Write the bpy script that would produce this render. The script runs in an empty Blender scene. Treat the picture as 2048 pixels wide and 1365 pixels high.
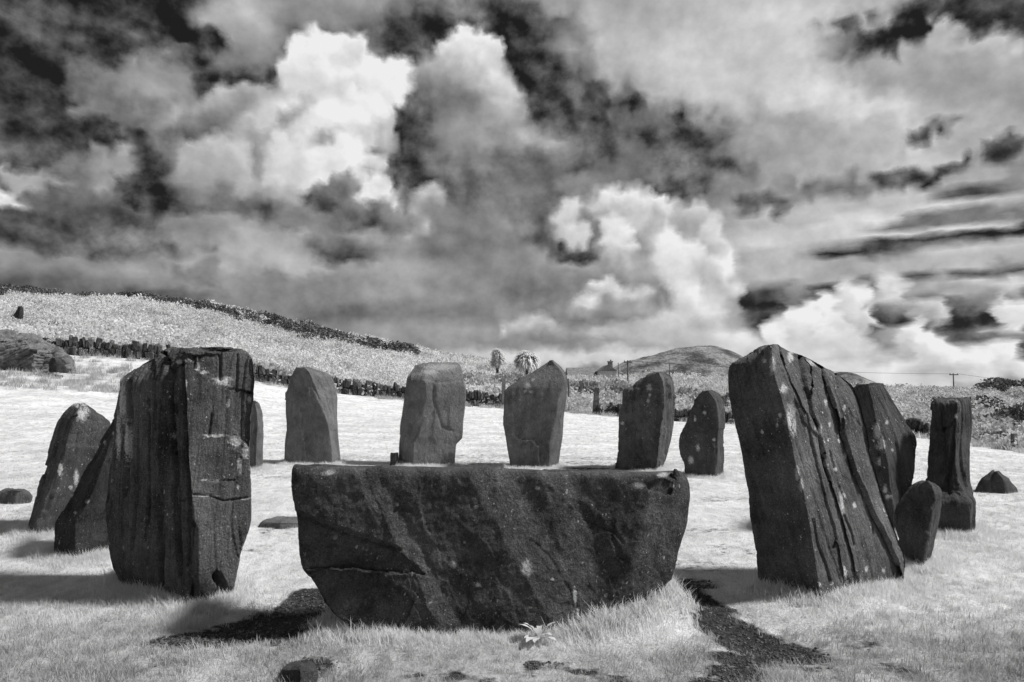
import bpy, bmesh, math, random
import numpy as np
from mathutils import Vector

# ------------------------------------------------------------------ camera, sky, sun, exposure
SC = bpy.context.scene
F = 1422.0                      # focal length in pixels of the 2048 wide photograph (25 mm on full frame)
CAMZ = 1.30
PITCH = math.atan((785.0 - 682.5) / F)
CP, SP = math.cos(PITCH), math.sin(PITCH)

cam_data = bpy.data.cameras.new('camera')
cam_data.sensor_width = 36.0
cam_data.lens = 36.0 * F / 2048.0
cam_data.clip_start = 0.05
cam_data.clip_end = 6000.0
cam = bpy.data.objects.new('camera', cam_data)
SC.collection.objects.link(cam)
cam.location = (0, 0, CAMZ)
cam.rotation_euler = (math.pi / 2 + PITCH, 0, 0)
SC.camera = cam

def ray(px, py):
    x = (np.asarray(px, float) - 1024.0) / F
    y = (682.5 - np.asarray(py, float)) / F
    return x, CP - y * SP, SP + y * CP          # world direction (x, y, z)

def P(px, py, Y):
    x, dy, dz = ray(px, py)
    k = np.asarray(Y, float) / dy
    return np.stack(np.broadcast_arrays(x * k, np.asarray(Y, float) + 0 * k, CAMZ + dz * k), -1)

def proj(p):
    d = np.asarray(p, float) - np.array((0, 0, CAMZ))
    f = d[..., 1] * CP + d[..., 2] * SP
    u = -d[..., 1] * SP + d[..., 2] * CP
    f = np.maximum(f, 1e-3)
    return 1024 + F * d[..., 0] / f, 682.5 - F * u / f

SC.view_settings.view_transform = 'Standard'
SC.view_settings.look = 'None'
SC.view_settings.gamma = 1.0
SC.view_settings.exposure = 0.0
SC.view_settings.use_curve_mapping = False
cy = SC.cycles
cy.max_bounces = 5; cy.diffuse_bounces = 3; cy.glossy_bounces = 2; cy.transmission_bounces = 3
cy.use_denoising = True
try: cy.denoiser = 'OPENIMAGEDENOISE'
except Exception: pass
cy.sample_clamp_indirect = 4.0

SUN_AZ = math.radians(97.0)      # measured from the view direction (+Y) towards the right (+X)
SUN_EL = math.radians(50.0)
SKY_STRENGTH = 0.1

sun_data = bpy.data.lights.new('sun', 'SUN')
sun_data.energy = 4.8
sun_data.angle = math.radians(6.5)
sun_data.color = (1.0, 0.998, 0.995)
sun = bpy.data.objects.new('sun', sun_data)
SC.collection.objects.link(sun)
sun_vec = Vector((math.sin(SUN_AZ) * math.cos(SUN_EL), math.cos(SUN_AZ) * math.cos(SUN_EL), math.sin(SUN_EL)))
sun.rotation_euler = sun_vec.to_track_quat('Z', 'Y').to_euler()
sun.location = (30, -6, 30)

world = bpy.data.worlds.new('World')
SC.world = world
world.use_nodes = True
world.cycles.sampling_method = 'MANUAL'
world.cycles.sample_map_resolution = 512

class Nodes:
    """small helper that adds and wires shader nodes"""
    def __init__(self, tree):
        self.t = tree; self.n = tree.nodes; self.l = tree.links
    def _set(self, sock, v):
        if isinstance(v, bpy.types.NodeSocket): self.l.new(v, sock)
        elif v is not None: sock.default_value = v
    def node(self, typ, **kw):
        nd = self.n.new(typ)
        for k, v in kw.items(): setattr(nd, k, v)
        return nd
    def math(self, op, a, b=None, c=None, clamp=False):
        nd = self.node('ShaderNodeMath', operation=op, use_clamp=clamp)
        self._set(nd.inputs[0], a); self._set(nd.inputs[1], b)
        if c is not None: self._set(nd.inputs[2], c)
        return nd.outputs[0]
    def vmath(self, op, a, b=None, scale=None):
        nd = self.node('ShaderNodeVectorMath', operation=op)
        self._set(nd.inputs[0], a)
        if b is not None: self._set(nd.inputs[1], b)
        if scale is not None: self._set(nd.inputs['Scale'], scale)
        return nd.outputs['Value'] if op in ('LENGTH', 'DOT_PRODUCT', 'DISTANCE') else nd.outputs['Vector']
    def noise(self, vec, scale=5.0, detail=4.0, rough=0.55, lac=2.0, dist=0.0, color=False, dim='3D', typ='FBM'):
        nd = self.node('ShaderNodeTexNoise', noise_dimensions=dim)
        nd.noise_type = typ
        self._set(nd.inputs['Vector'], vec); self._set(nd.inputs['Scale'], scale)
        nd.inputs['Detail'].default_value = detail; nd.inputs['Roughness'].default_value = rough
        nd.inputs['Lacunarity'].default_value = lac; nd.inputs['Distortion'].default_value = dist
        return nd.outputs['Color'] if color else nd.outputs['Fac']
    def voronoi(self, vec, scale=5.0, feature='F1', rnd=1.0, detail=0.0):
        nd = self.node('ShaderNodeTexVoronoi', feature=feature)
        self._set(nd.inputs['Vector'], vec); self._set(nd.inputs['Scale'], scale)
        nd.inputs['Randomness'].default_value = rnd
        return nd
    def mapr(self, v, a, b, c=0.0, d=1.0, interp='SMOOTHSTEP'):
        nd = self.node('ShaderNodeMapRange', interpolation_type=interp)
        nd.clamp = True
        self._set(nd.inputs['Value'], v)
        self._set(nd.inputs['From Min'], a); self._set(nd.inputs['From Max'], b)
        self._set(nd.inputs['To Min'], c); self._set(nd.inputs['To Max'], d)
        return nd.outputs['Result']
    def mix(self, fac, a, b):
        nd = self.node('ShaderNodeMix', data_type='FLOAT'); nd.clamp_factor = True
        self._set(nd.inputs[0], fac); self._set(nd.inputs[2], a); self._set(nd.inputs[3], b)
        return nd.outputs[0]
    def mapping(self, vec, loc=(0, 0, 0), rot=(0, 0, 0), scale=(1, 1, 1), typ='POINT'):
        nd = self.node('ShaderNodeMapping', vector_type=typ)
        self._set(nd.inputs['Vector'], vec)
        nd.inputs['Location'].default_value = loc; nd.inputs['Rotation'].default_value = rot
        nd.inputs['Scale'].default_value = scale
        return nd.outputs[0]
    def gray(self, v):
        nd = self.node('ShaderNodeCombineColor')
        for i in range(3): self._set(nd.inputs[i], v)
        return nd.outputs[0]

def azel(px, py):
    x, y, z = ray(px, py)
    return math.degrees(math.atan2(x, y)), math.degrees(math.atan2(z, math.hypot(x, y)))

# cloud masses of the sky, back to front: centre and half axes in the photograph's pixels, tilt in degrees,
# tone, softness of the edge (0 crisp .. 1 diffuse), opacity and edge kind
# (b = billowing cumulus, m = mottled thin cloud, s = drawn-out streaks, n = smooth)
CLOUDS = [
 # broad veils
 (80, 120, 520, 330, 0, .15, .75, 1, 'm'), (420, 40, 260, 120, 0, .22, .8, .8, 'm'),
 (100, 300, 260, 90, 0, .27, .8, .9, 'm'),
 (610, 40, 230, 90, 0, .56, .6, .9, 'b'), (470, 70, 90, 90, 0, .60, .7, .8, 'b'),
 (1250, 130, 240, 240, 0, .56, .6, .95, 'b'), (1480, 60, 380, 130, 0, .68, .7, .9, 'm'),
 (1600, 170, 330, 170, -10, .74, .6, .95, 'n'), (1700, 250, 200, 90, 0, .80, .7, .9, 'n'),
 (1900, 140, 240, 80, -5, .64, .7, .9, 'm'), (2020, 200, 160, 110, 0, .62, .7, .8, 'm'),
 (1560, 330, 260, 110, 0, .62, .7, .9, 'm'), (1850, 300, 260, 80, 8, .68, .7, .8, 'm'),
 (1180, 320, 300, 120, 0, .46, .7, .95, 'm'),
 (1750, 480, 480, 110, 6, .70, .6, .95, 's'),
 (1100, 470, 330, 130, 0, .54, .8, .9, 'm'), (1000, 600, 360, 130, 0, .52, .8, .9, 'm'),
 (560, 560, 520, 110, 0, .56, .7, .9, 'n'), (700, 660, 420, 50, 0, .44, .8, .85, 'n'),
 (300, 575, 300, 34, 0, .42, 1.0, .85, 'n'), (860, 680, 220, 46, 0, .62, 1.0, .8, 'n'),
 (200, 520, 380, 44, -8, .60, .7, .85, 'n'), (40, 560, 180, 40, 0, .46, .8, .8, 'n'),
 (150, 455, 340, 58, -6, .34, .7, .95, 'n'),
 # dark clear gaps
 (835, 80, 85, 66, 0, .27, .8, .85, 'm'), (985, 42, 85, 50, 0, .22, .8, .9, 'm'),
 (1060, 170, 88, 130, -12, .20, .8, .92, 'm'), (1170, 240, 90, 60, 20, .26, .7, .8, 'm'),
 (1835, 42, 160, 36, 14, .19, .9, .95, 'm'), (1768, 78, 66, 24, 25, .22, .9, .9, 'm'),
 (2020, 34, 70, 22, 10, .24, .9, .9, 'm'), (1900, 54, 56, 14, 5, .72, .6, .8, 'm'), (1960, 95, 90, 24, 0, .68, .6, .7, 'm'),
 (1370, 268, 52, 28, 0, .26, .9, .9, 'm'), (1405, 320, 66, 40, -10, .28, 1.0, .85, 'm'), (1352, 372, 60, 16, 10, .30, 1.0, .85, 'm'),
 (1140, 325, 36, 20, 0, .30, .7, .8, 'm'),
 (1880, 345, 70, 18, 10, .26, .6, .9, 'm'), (1800, 365, 60, 14, 8, .30, .6, .85, 'm'), (1855, 270, 60, 14, 25, .34, .6, .8, 'm'),
 (2030, 290, 50, 24, 20, .30, .6, .85, 'm'), (1950, 385, 80, 14, 8, .34, .6, .8, 's'), (1520, 405, 60, 16, 0, .36, .8, .8, 'm'), (1660, 380, 90, 20, 0, .46, .8, .7, 'm'),
 # streaks on the right
 (1780, 448, 320, 20, 7, .80, .6, .85, 's'), (1930, 432, 180, 12, 8, .42, .6, .7, 's'),
 (1725, 503, 110, 15, 6, .30, 1.0, .9, 's'), (1905, 474, 180, 15, 7, .28, 1.0, .95, 's'), (2040, 455, 90, 14, 8, .20, .6, .9, 's'),
 (1600, 470, 170, 22, 4, .74, .7, .8, 's'), (1600, 545, 170, 24, 2, .70, .7, .8, 's'), (1850, 525, 260, 16, 6, .66, .6, .8, 's'),
 (1800, 560, 220, 12, 6, .36, .6, .7, 's'), (1990, 540, 120, 10, 8, .40, .6, .7, 's'),
 (1560, 580, 110, 14, 4, .40, .7, .8, 's'), (1545, 607, 100, 13, 0, .27, .9, .9, 's'), (1520, 652, 80, 20, 4, .27, .8, .9, 's'), (1530, 634, 50, 12, 0, .46, .7, .7, 'b'),
 (1500, 676, 60, 10, 3, .34, .6, .8, 's'), (1660, 595, 60, 10, 6, .34, .7, .7, 's'),
 (1950, 575, 150, 26, 2, .70, .6, .9, 'b'), (1820, 590, 120, 10, 0, .68, .7, .8, 's'),
 (1880, 608, 150, 11, -3, .32, .9, .9, 's'), (1915, 642, 150, 20, -3, .20, .9, .95, 's'), (1790, 655, 60, 20, 0, .27, .9, .9, 's'),
 (1960, 690, 150, 28, 0, .38, .7, .9, 's'), (1990, 612, 90, 12, 0, .62, .7, .7, 's'),
 # mottled clouds on the left
 (60, 200, 160, 120, 0, .24, .8, .8, 'm'), (180, 60, 90, 50, 0, .24, .7, .7, 'm'), (330, 70, 80, 40, 0, .27, .7, .7, 'm'),
 (300, 210, 130, 60, 0, .50, .7, .9, 'm'), (380, 130, 60, 40, -20, .46, .6, .8, 'm'), (400, 90, 40, 30, 0, .22, .6, .8, 'm'), (430, 170, 40, 20, -40, .30, .6, .8, 'm'),
 (240, 120, 60, 24, 0, .17, .6, .8, 'm'), (120, 130, 50, 26, 0, .13, .6, .8, 'm'), (330, 60, 50, 18, 0, .14, .6, .7, 'm'),
 (180, 280, 120, 20, -25, .24, .7, .8, 'm'), (60, 290, 120, 44, 0, .30, .7, .7, 'm'), (250, 275, 50, 20, -25, .26, .6, .8, 'm'),
 (190, 215, 40, 20, 10, .58, .6, .7, 'm'), (290, 175, 40, 20, 0, .64, .6, .7, 'm'), (340, 185, 30, 16, 0, .60, .6, .7, 'm'),
 (120, 400, 220, 40, -6, .44, .7, .9, 'n'),
 (225, 180, 120, 44, -15, .46, .7, .85, 'm'), (310, 150, 70, 40, -10, .56, .7, .85, 'm'), (210, 235, 60, 30, 0, .50, .7, .8, 'm'),
 (215, 330, 80, 44, 30, .62, .6, .85, 'm'), (60, 355, 70, 22, -10, .60, .6, .85, 'm'), (8, 400, 44, 18, -10, .76, .5, .9, 'b'),
 (140, 330, 60, 26, 10, .46, .7, .7, 'm'),
 (290, 398, 46, 16, 10, .17, .6, .9, 'm'), (366, 392, 26, 28, 0, .20, .6, .9, 'm'), (345, 430, 40, 24, 0, .26, .7, .8, 'm'),
 (330, 320, 60, 70, 20, .33, .8, .8, 'm'),
 # left heap
 (370, 270, 80, 60, 30, .56, .6, .85, 'b'), (430, 350, 90, 80, 35, .64, .6, .9, 'b'), (455, 215, 66, 42, 0, .66, .5, .9, 'b'), (520, 215, 60, 46, 0, .60, .6, .9, 'b'),
 (490, 300, 40, 60, 30, .50, .8, .7, 'b'),
 (560, 280, 100, 80, 30, .74, .6, .9, 'b'), (560, 350, 90, 60, 0, .72, .6, .9, 'b'), (620, 320, 90, 90, 0, .82, .6, .9, 'b'),
 (628, 125, 78, 62, 0, .90, .25, 1, 'b'), (700, 112, 40, 42, 0, .84, .3, .95, 'b'), (690, 200, 120, 74, 10, .92, .3, 1, 'b'), (745, 150, 50, 40, 0, .88, .3, .9, 'b'),
 (790, 160, 44, 50, 0, .90, .35, .95, 'b'), (720, 255, 90, 40, 0, .88, .4, .9, 'b'), (610, 160, 60, 40, 20, .82, .6, .5, 'n'),
 (600, 230, 44, 26, 40, .62, .7, .8, 'b'), (660, 275, 40, 20, 0, .66, .7, .7, 'b'),
 (692, 300, 36, 34, 0, .86, .35, .95, 'b'), (690, 345, 90, 44, 0, .86, .45, .95, 'b'), (755, 385, 44, 36, 0, .90, .35, .95, 'b'), (745, 330, 30, 22, 0, .70, .6, .8, 'b'),
 (470, 330, 44, 60, 25, .70, .7, .8, 'b'), (410, 300, 50, 40, 30, .66, .7, .7, 'b'), (395, 250, 70, 26, 20, .44, .8, .8, 'b'), (520, 300, 26, 50, 20, .56, .9, .7, 'b'), (590, 400, 60, 26, 10, .70, .8, .8, 'b'), (540, 385, 50, 26, 0, .60, .9, .8, 'b'),
 (640, 100, 40, 26, 0, .95, .8, .6, 'n'), (590, 150, 30, 40, 10, .86, .8, .7, 'n'), (660, 160, 40, 26, 0, .85, .9, .7, 'n'), (740, 210, 40, 40, 0, .95, .9, .6, 'n'), (640, 235, 60, 26, 20, .93, .8, .7, 'n'), (560, 330, 30, 44, 0, .80, .9, .6, 'n'), (640, 335, 44, 44, 0, .88, .9, .6, 'n'),
 (770, 280, 22, 34, 0, .70, .6, .8, 'b'), (800, 250, 18, 26, 0, .52, .6, .8, 'b'),
 # below it
 (760, 560, 160, 34, 0, .60, 1.0, .7, 'n'), (560, 520, 160, 26, 0, .64, .9, .7, 'm'), (420, 530, 100, 20, -8, .62, .9, .6, 'n'), (410, 545, 60, 16, 0, .46, .9, .6, 'm'), (640, 560, 120, 20, 0, .52, .9, .6, 'm'),
 (400, 460, 90, 40, 0, .58, .7, .8, 'm'), (520, 440, 90, 30, 0, .60, .7, .8, 'm'), (540, 490, 120, 36, 0, .68, .7, .8, 'm'), (475, 420, 40, 20, 0, .64, .7, .7, 'b'),
 (450, 400, 120, 24, -10, .47, .8, .85, 'b'),
 (660, 385, 60, 30, 20, .46, .4, .95, 'b'), (740, 430, 90, 26, 10, .46, .5, .9, 'b'), (690, 498, 84, 26, -5, .45, .8, .9, 'b'), (640, 450, 80, 30, 0, .52, .7, .7, 'm'),
 # dark tower in the centre
 (1010, 330, 120, 90, 30, .54, .6, .9, 'b'), (1085, 300, 44, 36, 0, .54, .5, .9, 'b'),
 (960, 220, 90, 90, 20, .60, .5, .95, 'b'), (940, 100, 62, 52, 0, .76, .25, 1, 'b'), (955, 150, 60, 56, 0, .70, .35, .95, 'b'), (985, 190, 44, 50, 0, .66, .5, .9, 'b'),
 (860, 150, 40, 36, 0, .60, .5, .9, 'b'), (885, 205, 74, 60, 0, .48, .4, .95, 'b'), (870, 270, 84, 80, 0, .42, .4, .95, 'b'), (850, 345, 66, 46, 0, .38, .4, .95, 'b'),
 (930, 280, 60, 60, 30, .58, .9, .8, 'n'), (900, 370, 110, 44, 0, .42, .8, .85, 'm'),
 (855, 420, 40, 40, 0, .68, .6, .85, 'b'), (830, 470, 36, 30, 0, .70, .6, .85, 'b'), (800, 440, 30, 26, 0, .50, .7, .7, 'b'),
 (940, 470, 110, 60, 0, .50, .8, .8, 'm'), (1060, 330, 120, 40, 0, .44, .8, .7, 'm'),
 # heap right of the centre
 (1090, 430, 50, 70, 0, .42, .8, .8, 'm'),
 (1140, 445, 40, 44, 0, .74, .5, .9, 'b'), (1150, 480, 44, 26, 0, .74, .5, .9, 'b'),
 (1240, 430, 90, 50, 0, .72, .45, .95, 'b'), (1225, 480, 70, 40, 0, .80, .6, .9, 'b'), (1300, 420, 44, 50, 0, .76, .35, .95, 'b'), (1340, 470, 84, 60, 30, .70, .5, .95, 'b'),
 (1405, 465, 44, 44, 0, .68, .45, .9, 'b'), (1260, 510, 60, 26, -20, .82, .6, .9, 'b'), (1180, 540, 150, 40, 0, .62, .8, .85, 'n'), (1150, 505, 56, 16, 5, .42, .5, .9, 'b'),
 (1330, 540, 70, 90, -35, .80, .6, .9, 'b'), (1260, 565, 110, 30, 0, .58, .8, .8, 'n'),
 (1390, 560, 60, 90, -30, .76, .6, .9, 'b'), (1446, 545, 16, 50, -10, .82, .7, .9, 'b'), (1462, 590, 22, 30, 0, .82, .5, .9, 'b'),
 (1395, 620, 60, 56, 0, .84, .5, .95, 'b'), (1200, 580, 40, 26, 0, .70, .45, .9, 'b'), (1260, 595, 60, 22, 0, .68, .5, .9, 'b'), (1170, 612, 44, 16, 0, .72, .5, .9, 'b'),
 (1340, 598, 40, 26, 0, .50, .8, .7, 'n'),
 (1380, 680, 150, 60, 0, .76, .6, .95, 'b'), (1250, 690, 170, 40, 0, .68, .7, .9, 'n'), (1460, 690, 50, 34, 0, .80, .4, .9, 'b'), (1470, 640, 24, 30, 0, .66, .6, .6, 'b'),
 (1060, 640, 110, 26, 0, .56, .7, .8, 'm'), (1065, 655, 60, 18, 0, .66, .6, .85, 'b'), (1010, 668, 14, 10, 0, .74, .8, .8, 'b'), (1120, 690, 160, 22, 0, .54, .8, .8, 'n'), (1130, 718, 260, 20, 0, .76, 1.0, .8, 'n'),
 # cumulus low on the right
 (1640, 720, 170, 44, 0, .82, .6, .95, 'b'), (1800, 745, 300, 36, 0, .80, .6, .95, 'b'),
 (1585, 672, 58, 40, 0, .88, .3, 1, 'b'), (1545, 668, 14, 12, 0, .90, .4, .9, 'b'), (1625, 645, 66, 44, 0, .90, .35, 1, 'b'), (1700, 630, 50, 60, 0, .86, .4, 1, 'b'), (1690, 580, 22, 24, 10, .74, .6, .8, 'b'), (1590, 590, 16, 30, -20, .60, .8, .6, 'b'),
 (1780, 575, 40, 36, -20, .74, .6, .9, 'b'), (1760, 610, 44, 24, 0, .72, .6, .9, 'b'), (1770, 640, 40, 30, 0, .46, .8, .8, 'b'),
 (1850, 630, 44, 26, -20, .74, .5, .9, 'b'), (1800, 685, 40, 30, 0, .78, .5, .9, 'b'), (1830, 670, 40, 26, 0, .84, .4, .95, 'b'), (1870, 700, 60, 36, -20, .86, .4, .95, 'b'),
 (1760, 700, 44, 26, 0, .66, .7, .7, 'b'), (1930, 720, 70, 26, 0, .88, .4, .95, 'b'), (2010, 725, 60, 30, 0, .86, .4, .95, 'b'), (2030, 635, 44, 28, -20, .84, .5, .95, 'b'), (2000, 665, 40, 16, 0, .70, .6, .8, 'b'),
 (1920, 745, 44, 22, 0, .70, .8, .7, 'n'), (1640, 690, 60, 30, 0, .78, .9, .6, 'n'),
 # crisp lobes of the heaps
 (1000, 560, 120, 56, 0, .50, .9, .6, 'm'), (1100, 555, 90, 30, 0, .50, .9, .6, 'm'), (1180, 452, 14, 44, 10, .54, .7, .8, 'b'),
 (1215, 412, 30, 26, 0, .75, .25, .9, 'b'), (1265, 408, 40, 26, 0, .77, .25, .9, 'b'), (1318, 402, 28, 32, 0, .80, .22, .9, 'b'), (1380, 440, 44, 30, 0, .67, .3, .9, 'b'), (1422, 478, 26, 32, 0, .72, .25, .9, 'b'), (1300, 470, 22, 60, -20, .62, .9, .8, 'n'),
 (1345, 525, 36, 60, 30, .86, .8, .7, 'n'), (1375, 600, 34, 44, 20, .87, .5, .8, 'b'), (1420, 560, 24, 60, 20, .70, .8, .7, 'n'), (1195, 574, 26, 18, 0, .77, .22, .9, 'b'), (1243, 590, 36, 17, 0, .73, .3, .9, 'b'), (1165, 612, 26, 11, 0, .76, .25, .9, 'b'), (1225, 622, 90, 14, 0, .60, .9, .8, 'n'), (1350, 650, 120, 16, 0, .72, .9, .7, 'n'),
 (1558, 672, 24, 20, 0, .90, .15, 1, 'b'), (1600, 640, 30, 25, 0, .92, .15, 1, 'b'), (1650, 616, 34, 27, 0, .90, .15, 1, 'b'), (1692, 598, 24, 26, 0, .84, .2, .95, 'b'), (1722, 640, 32, 30, 0, .80, .25, .95, 'b'), (1655, 692, 80, 20, 0, .76, .9, .8, 'n'), (1600, 700, 60, 14, 0, .80, .9, .8, 'n'),
 (1820, 662, 24, 19, 0, .88, .15, 1, 'b'), (1852, 690, 26, 20, 0, .90, .2, 1, 'b'), (1896, 706, 24, 17, 0, .90, .2, 1, 'b'), (1960, 716, 30, 15, 0, .90, .2, 1, 'b'), (2006, 704, 26, 20, 0, .90, .15, 1, 'b'), (1765, 684, 30, 22, 0, .58, .8, .8, 'b'), (1720, 715, 70, 14, 0, .72, .9, .7, 'n'), (1880, 740, 60, 12, 0, .70, .9, .7, 'n'), (1775, 572, 30, 26, -20, .76, .3, .9, 'b'),
 (930, 92, 44, 36, 0, .80, .2, .9, 'b'), (975, 110, 30, 40, 0, .76, .2, .9, 'b'), (985, 165, 26, 30, 0, .70, .3, .9, 'b'), (900, 130, 30, 30, 0, .66, .4, .8, 'b'), (1000, 235, 40, 40, 0, .62, .4, .8, 'b'), (1040, 290, 30, 26, 0, .58, .4, .8, 'b'), (940, 150, 24, 12, 0, .62, .8, .8, 'n'),
 (820, 290, 30, 70, 0, .38, .4, .9, 'b'), (815, 350, 36, 30, 0, .37, .3, .9, 'b'), (835, 220, 34, 50, 10, .42, .4, .9, 'b'),
]

# ------------------------------------------------------------------ numpy noise
def _hash(ix, iy, iz, seed):
    h = (ix.astype(np.int64) * 374761393 + iy.astype(np.int64) * 668265263 + iz.astype(np.int64) * 2147483647 + seed * 1274126177) & 0xffffffff
    h = ((h ^ (h >> 13)) * 1274126177) & 0xffffffff
    h = ((h ^ (h >> 16)) * 2246822519) & 0xffffffff
    return (h ^ (h >> 15)) & 0xffffffff

def pnoise(p, seed=0):
    """gradient noise of an (n, 3) array, about -1..1"""
    p = np.asarray(p, float)
    i = np.floor(p).astype(np.int64); f = p - i
    u = f * f * f * (f * (f * 6 - 15) + 10)
    r = 0.0
    for dx in (0, 1):
        for dy in (0, 1):
            for dz in (0, 1):
                h = _hash(i[..., 0] + dx, i[..., 1] + dy, i[..., 2] + dz, seed)
                gx = (h & 1023) / 511.5 - 1; gy = ((h >> 10) & 1023) / 511.5 - 1; gz = ((h >> 20) & 1023) / 511.5 - 1
                d = gx * (f[..., 0] - dx) + gy * (f[..., 1] - dy) + gz * (f[..., 2] - dz)
                w = (u[..., 0] if dx else 1 - u[..., 0]) * (u[..., 1] if dy else 1 - u[..., 1]) * (u[..., 2] if dz else 1 - u[..., 2])
                r = r + d * w
    return r * 1.3

def fbm(p, octaves=4, rough=0.5, lac=2.03, seed=0, ridged=False):
    a, s, tot = 1.0, 0.0, 0.0
    p = np.asarray(p, float)
    for o in range(octaves):
        n = pnoise(p * (lac ** o) + o * 17.31, seed + o)
        if ridged: n = 1 - 2 * np.abs(n)
        s = s + a * n; tot += a; a *= rough
    return s / tot

def smooth(x, a, b):
    t = np.clip((x - a) / (b - a), 0, 1)
    return t * t * (3 - 2 * t)

# ------------------------------------------------------------------ the sky
AZ0, AZ1, EL0, EL1 = -40.0, 40.0, -1.5, 34.5
NSEG, NCOL, NROW = 6, 32, 72
def cloud_table():
    """tone of the cloud cover over azimuth and elevation, as a coarse table"""
    nc = NSEG * (NCOL - 1) + 1
    az = np.radians(np.linspace(AZ0, AZ1, nc))[None, :]; el = np.radians(np.linspace(EL0, EL1, NROW))[:, None]
    d = np.stack([np.sin(az) * np.cos(el), np.cos(az) * np.cos(el), np.sin(el) + 0 * az], -1)
    f = d[..., 1] * CP + d[..., 2] * SP; u = -d[..., 1] * SP + d[..., 2] * CP
    px, py = 1024 + F * d[..., 0] / f, 682.5 - F * u / f
    q = np.stack([px / 70, py / 70, 0 * px], -1)
    wx, wy = fbm(q, 4, .6, seed=3), fbm(q, 4, .6, seed=9)
    qs = np.stack([px / 160, py / 26, 0 * px], -1)
    sx, sy = fbm(qs, 4, .6, seed=13), fbm(qs, 4, .6, seed=19)
    W = {'b': (wx * 44, wy * 44), 'm': (wx * 100, wy * 70), 's': (sx * 90, sy * 14), 'n': (wx * 30, wy * 24)}
    v = np.full(px.shape, .5)
    for (cx, cy_, rx, ry, rot, tone, soft, op, kind) in CLOUDS:
        if tone < .42 and kind in 'ms': soft, op = min(1.3, soft * 1.5), op * .80
        ox, oy = W[kind]
        X, Y = px + ox - cx, -(py + oy - cy_)
        c, s_ = math.cos(math.radians(rot)), math.sin(math.radians(rot))
        dd = np.hypot((X * c + Y * s_) / rx, (-X * s_ + Y * c) / ry)
        m = op * smooth(-dd, -(1 + soft * .55), -max(.05, 1 - soft * .55))
        vol = {'b': .10, 'n': .04, 'm': .02, 's': .0}[kind]          # puffs are lighter on their upper right, greyer at the base
        tn = tone + vol * np.clip((.85 * Y / ry + .45 * X / rx), -1.3, 1.3) * (1 if tone > .4 else .5)
        v = v * (1 - m) + tn * m
    def blur(a, k):
        for ax_ in (0, 1):
            pd = [(0, 0), (0, 0)]; pd[ax_] = (k, k)
            c = np.cumsum(np.pad(a, pd, 'edge'), ax_); z = np.zeros_like(np.take(c, [0], ax_))
            c = np.concatenate([z, c], ax_); n_ = a.shape[ax_]
            a = (np.take(c, np.arange(2 * k + 1, 2 * k + 1 + n_), ax_) - np.take(c, np.arange(n_), ax_)) / (2 * k + 1)
        return a
    v = v + .34 * (v - blur(blur(v, 6), 6)) + .5 * (v - blur(v, 1))
    v = np.where(v < .36, .36 - (.36 - v) * .68, v); v = np.where(v > .80, .80 + (v - .80) * .62, v)
    return np.clip(v, .12, .93)

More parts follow.
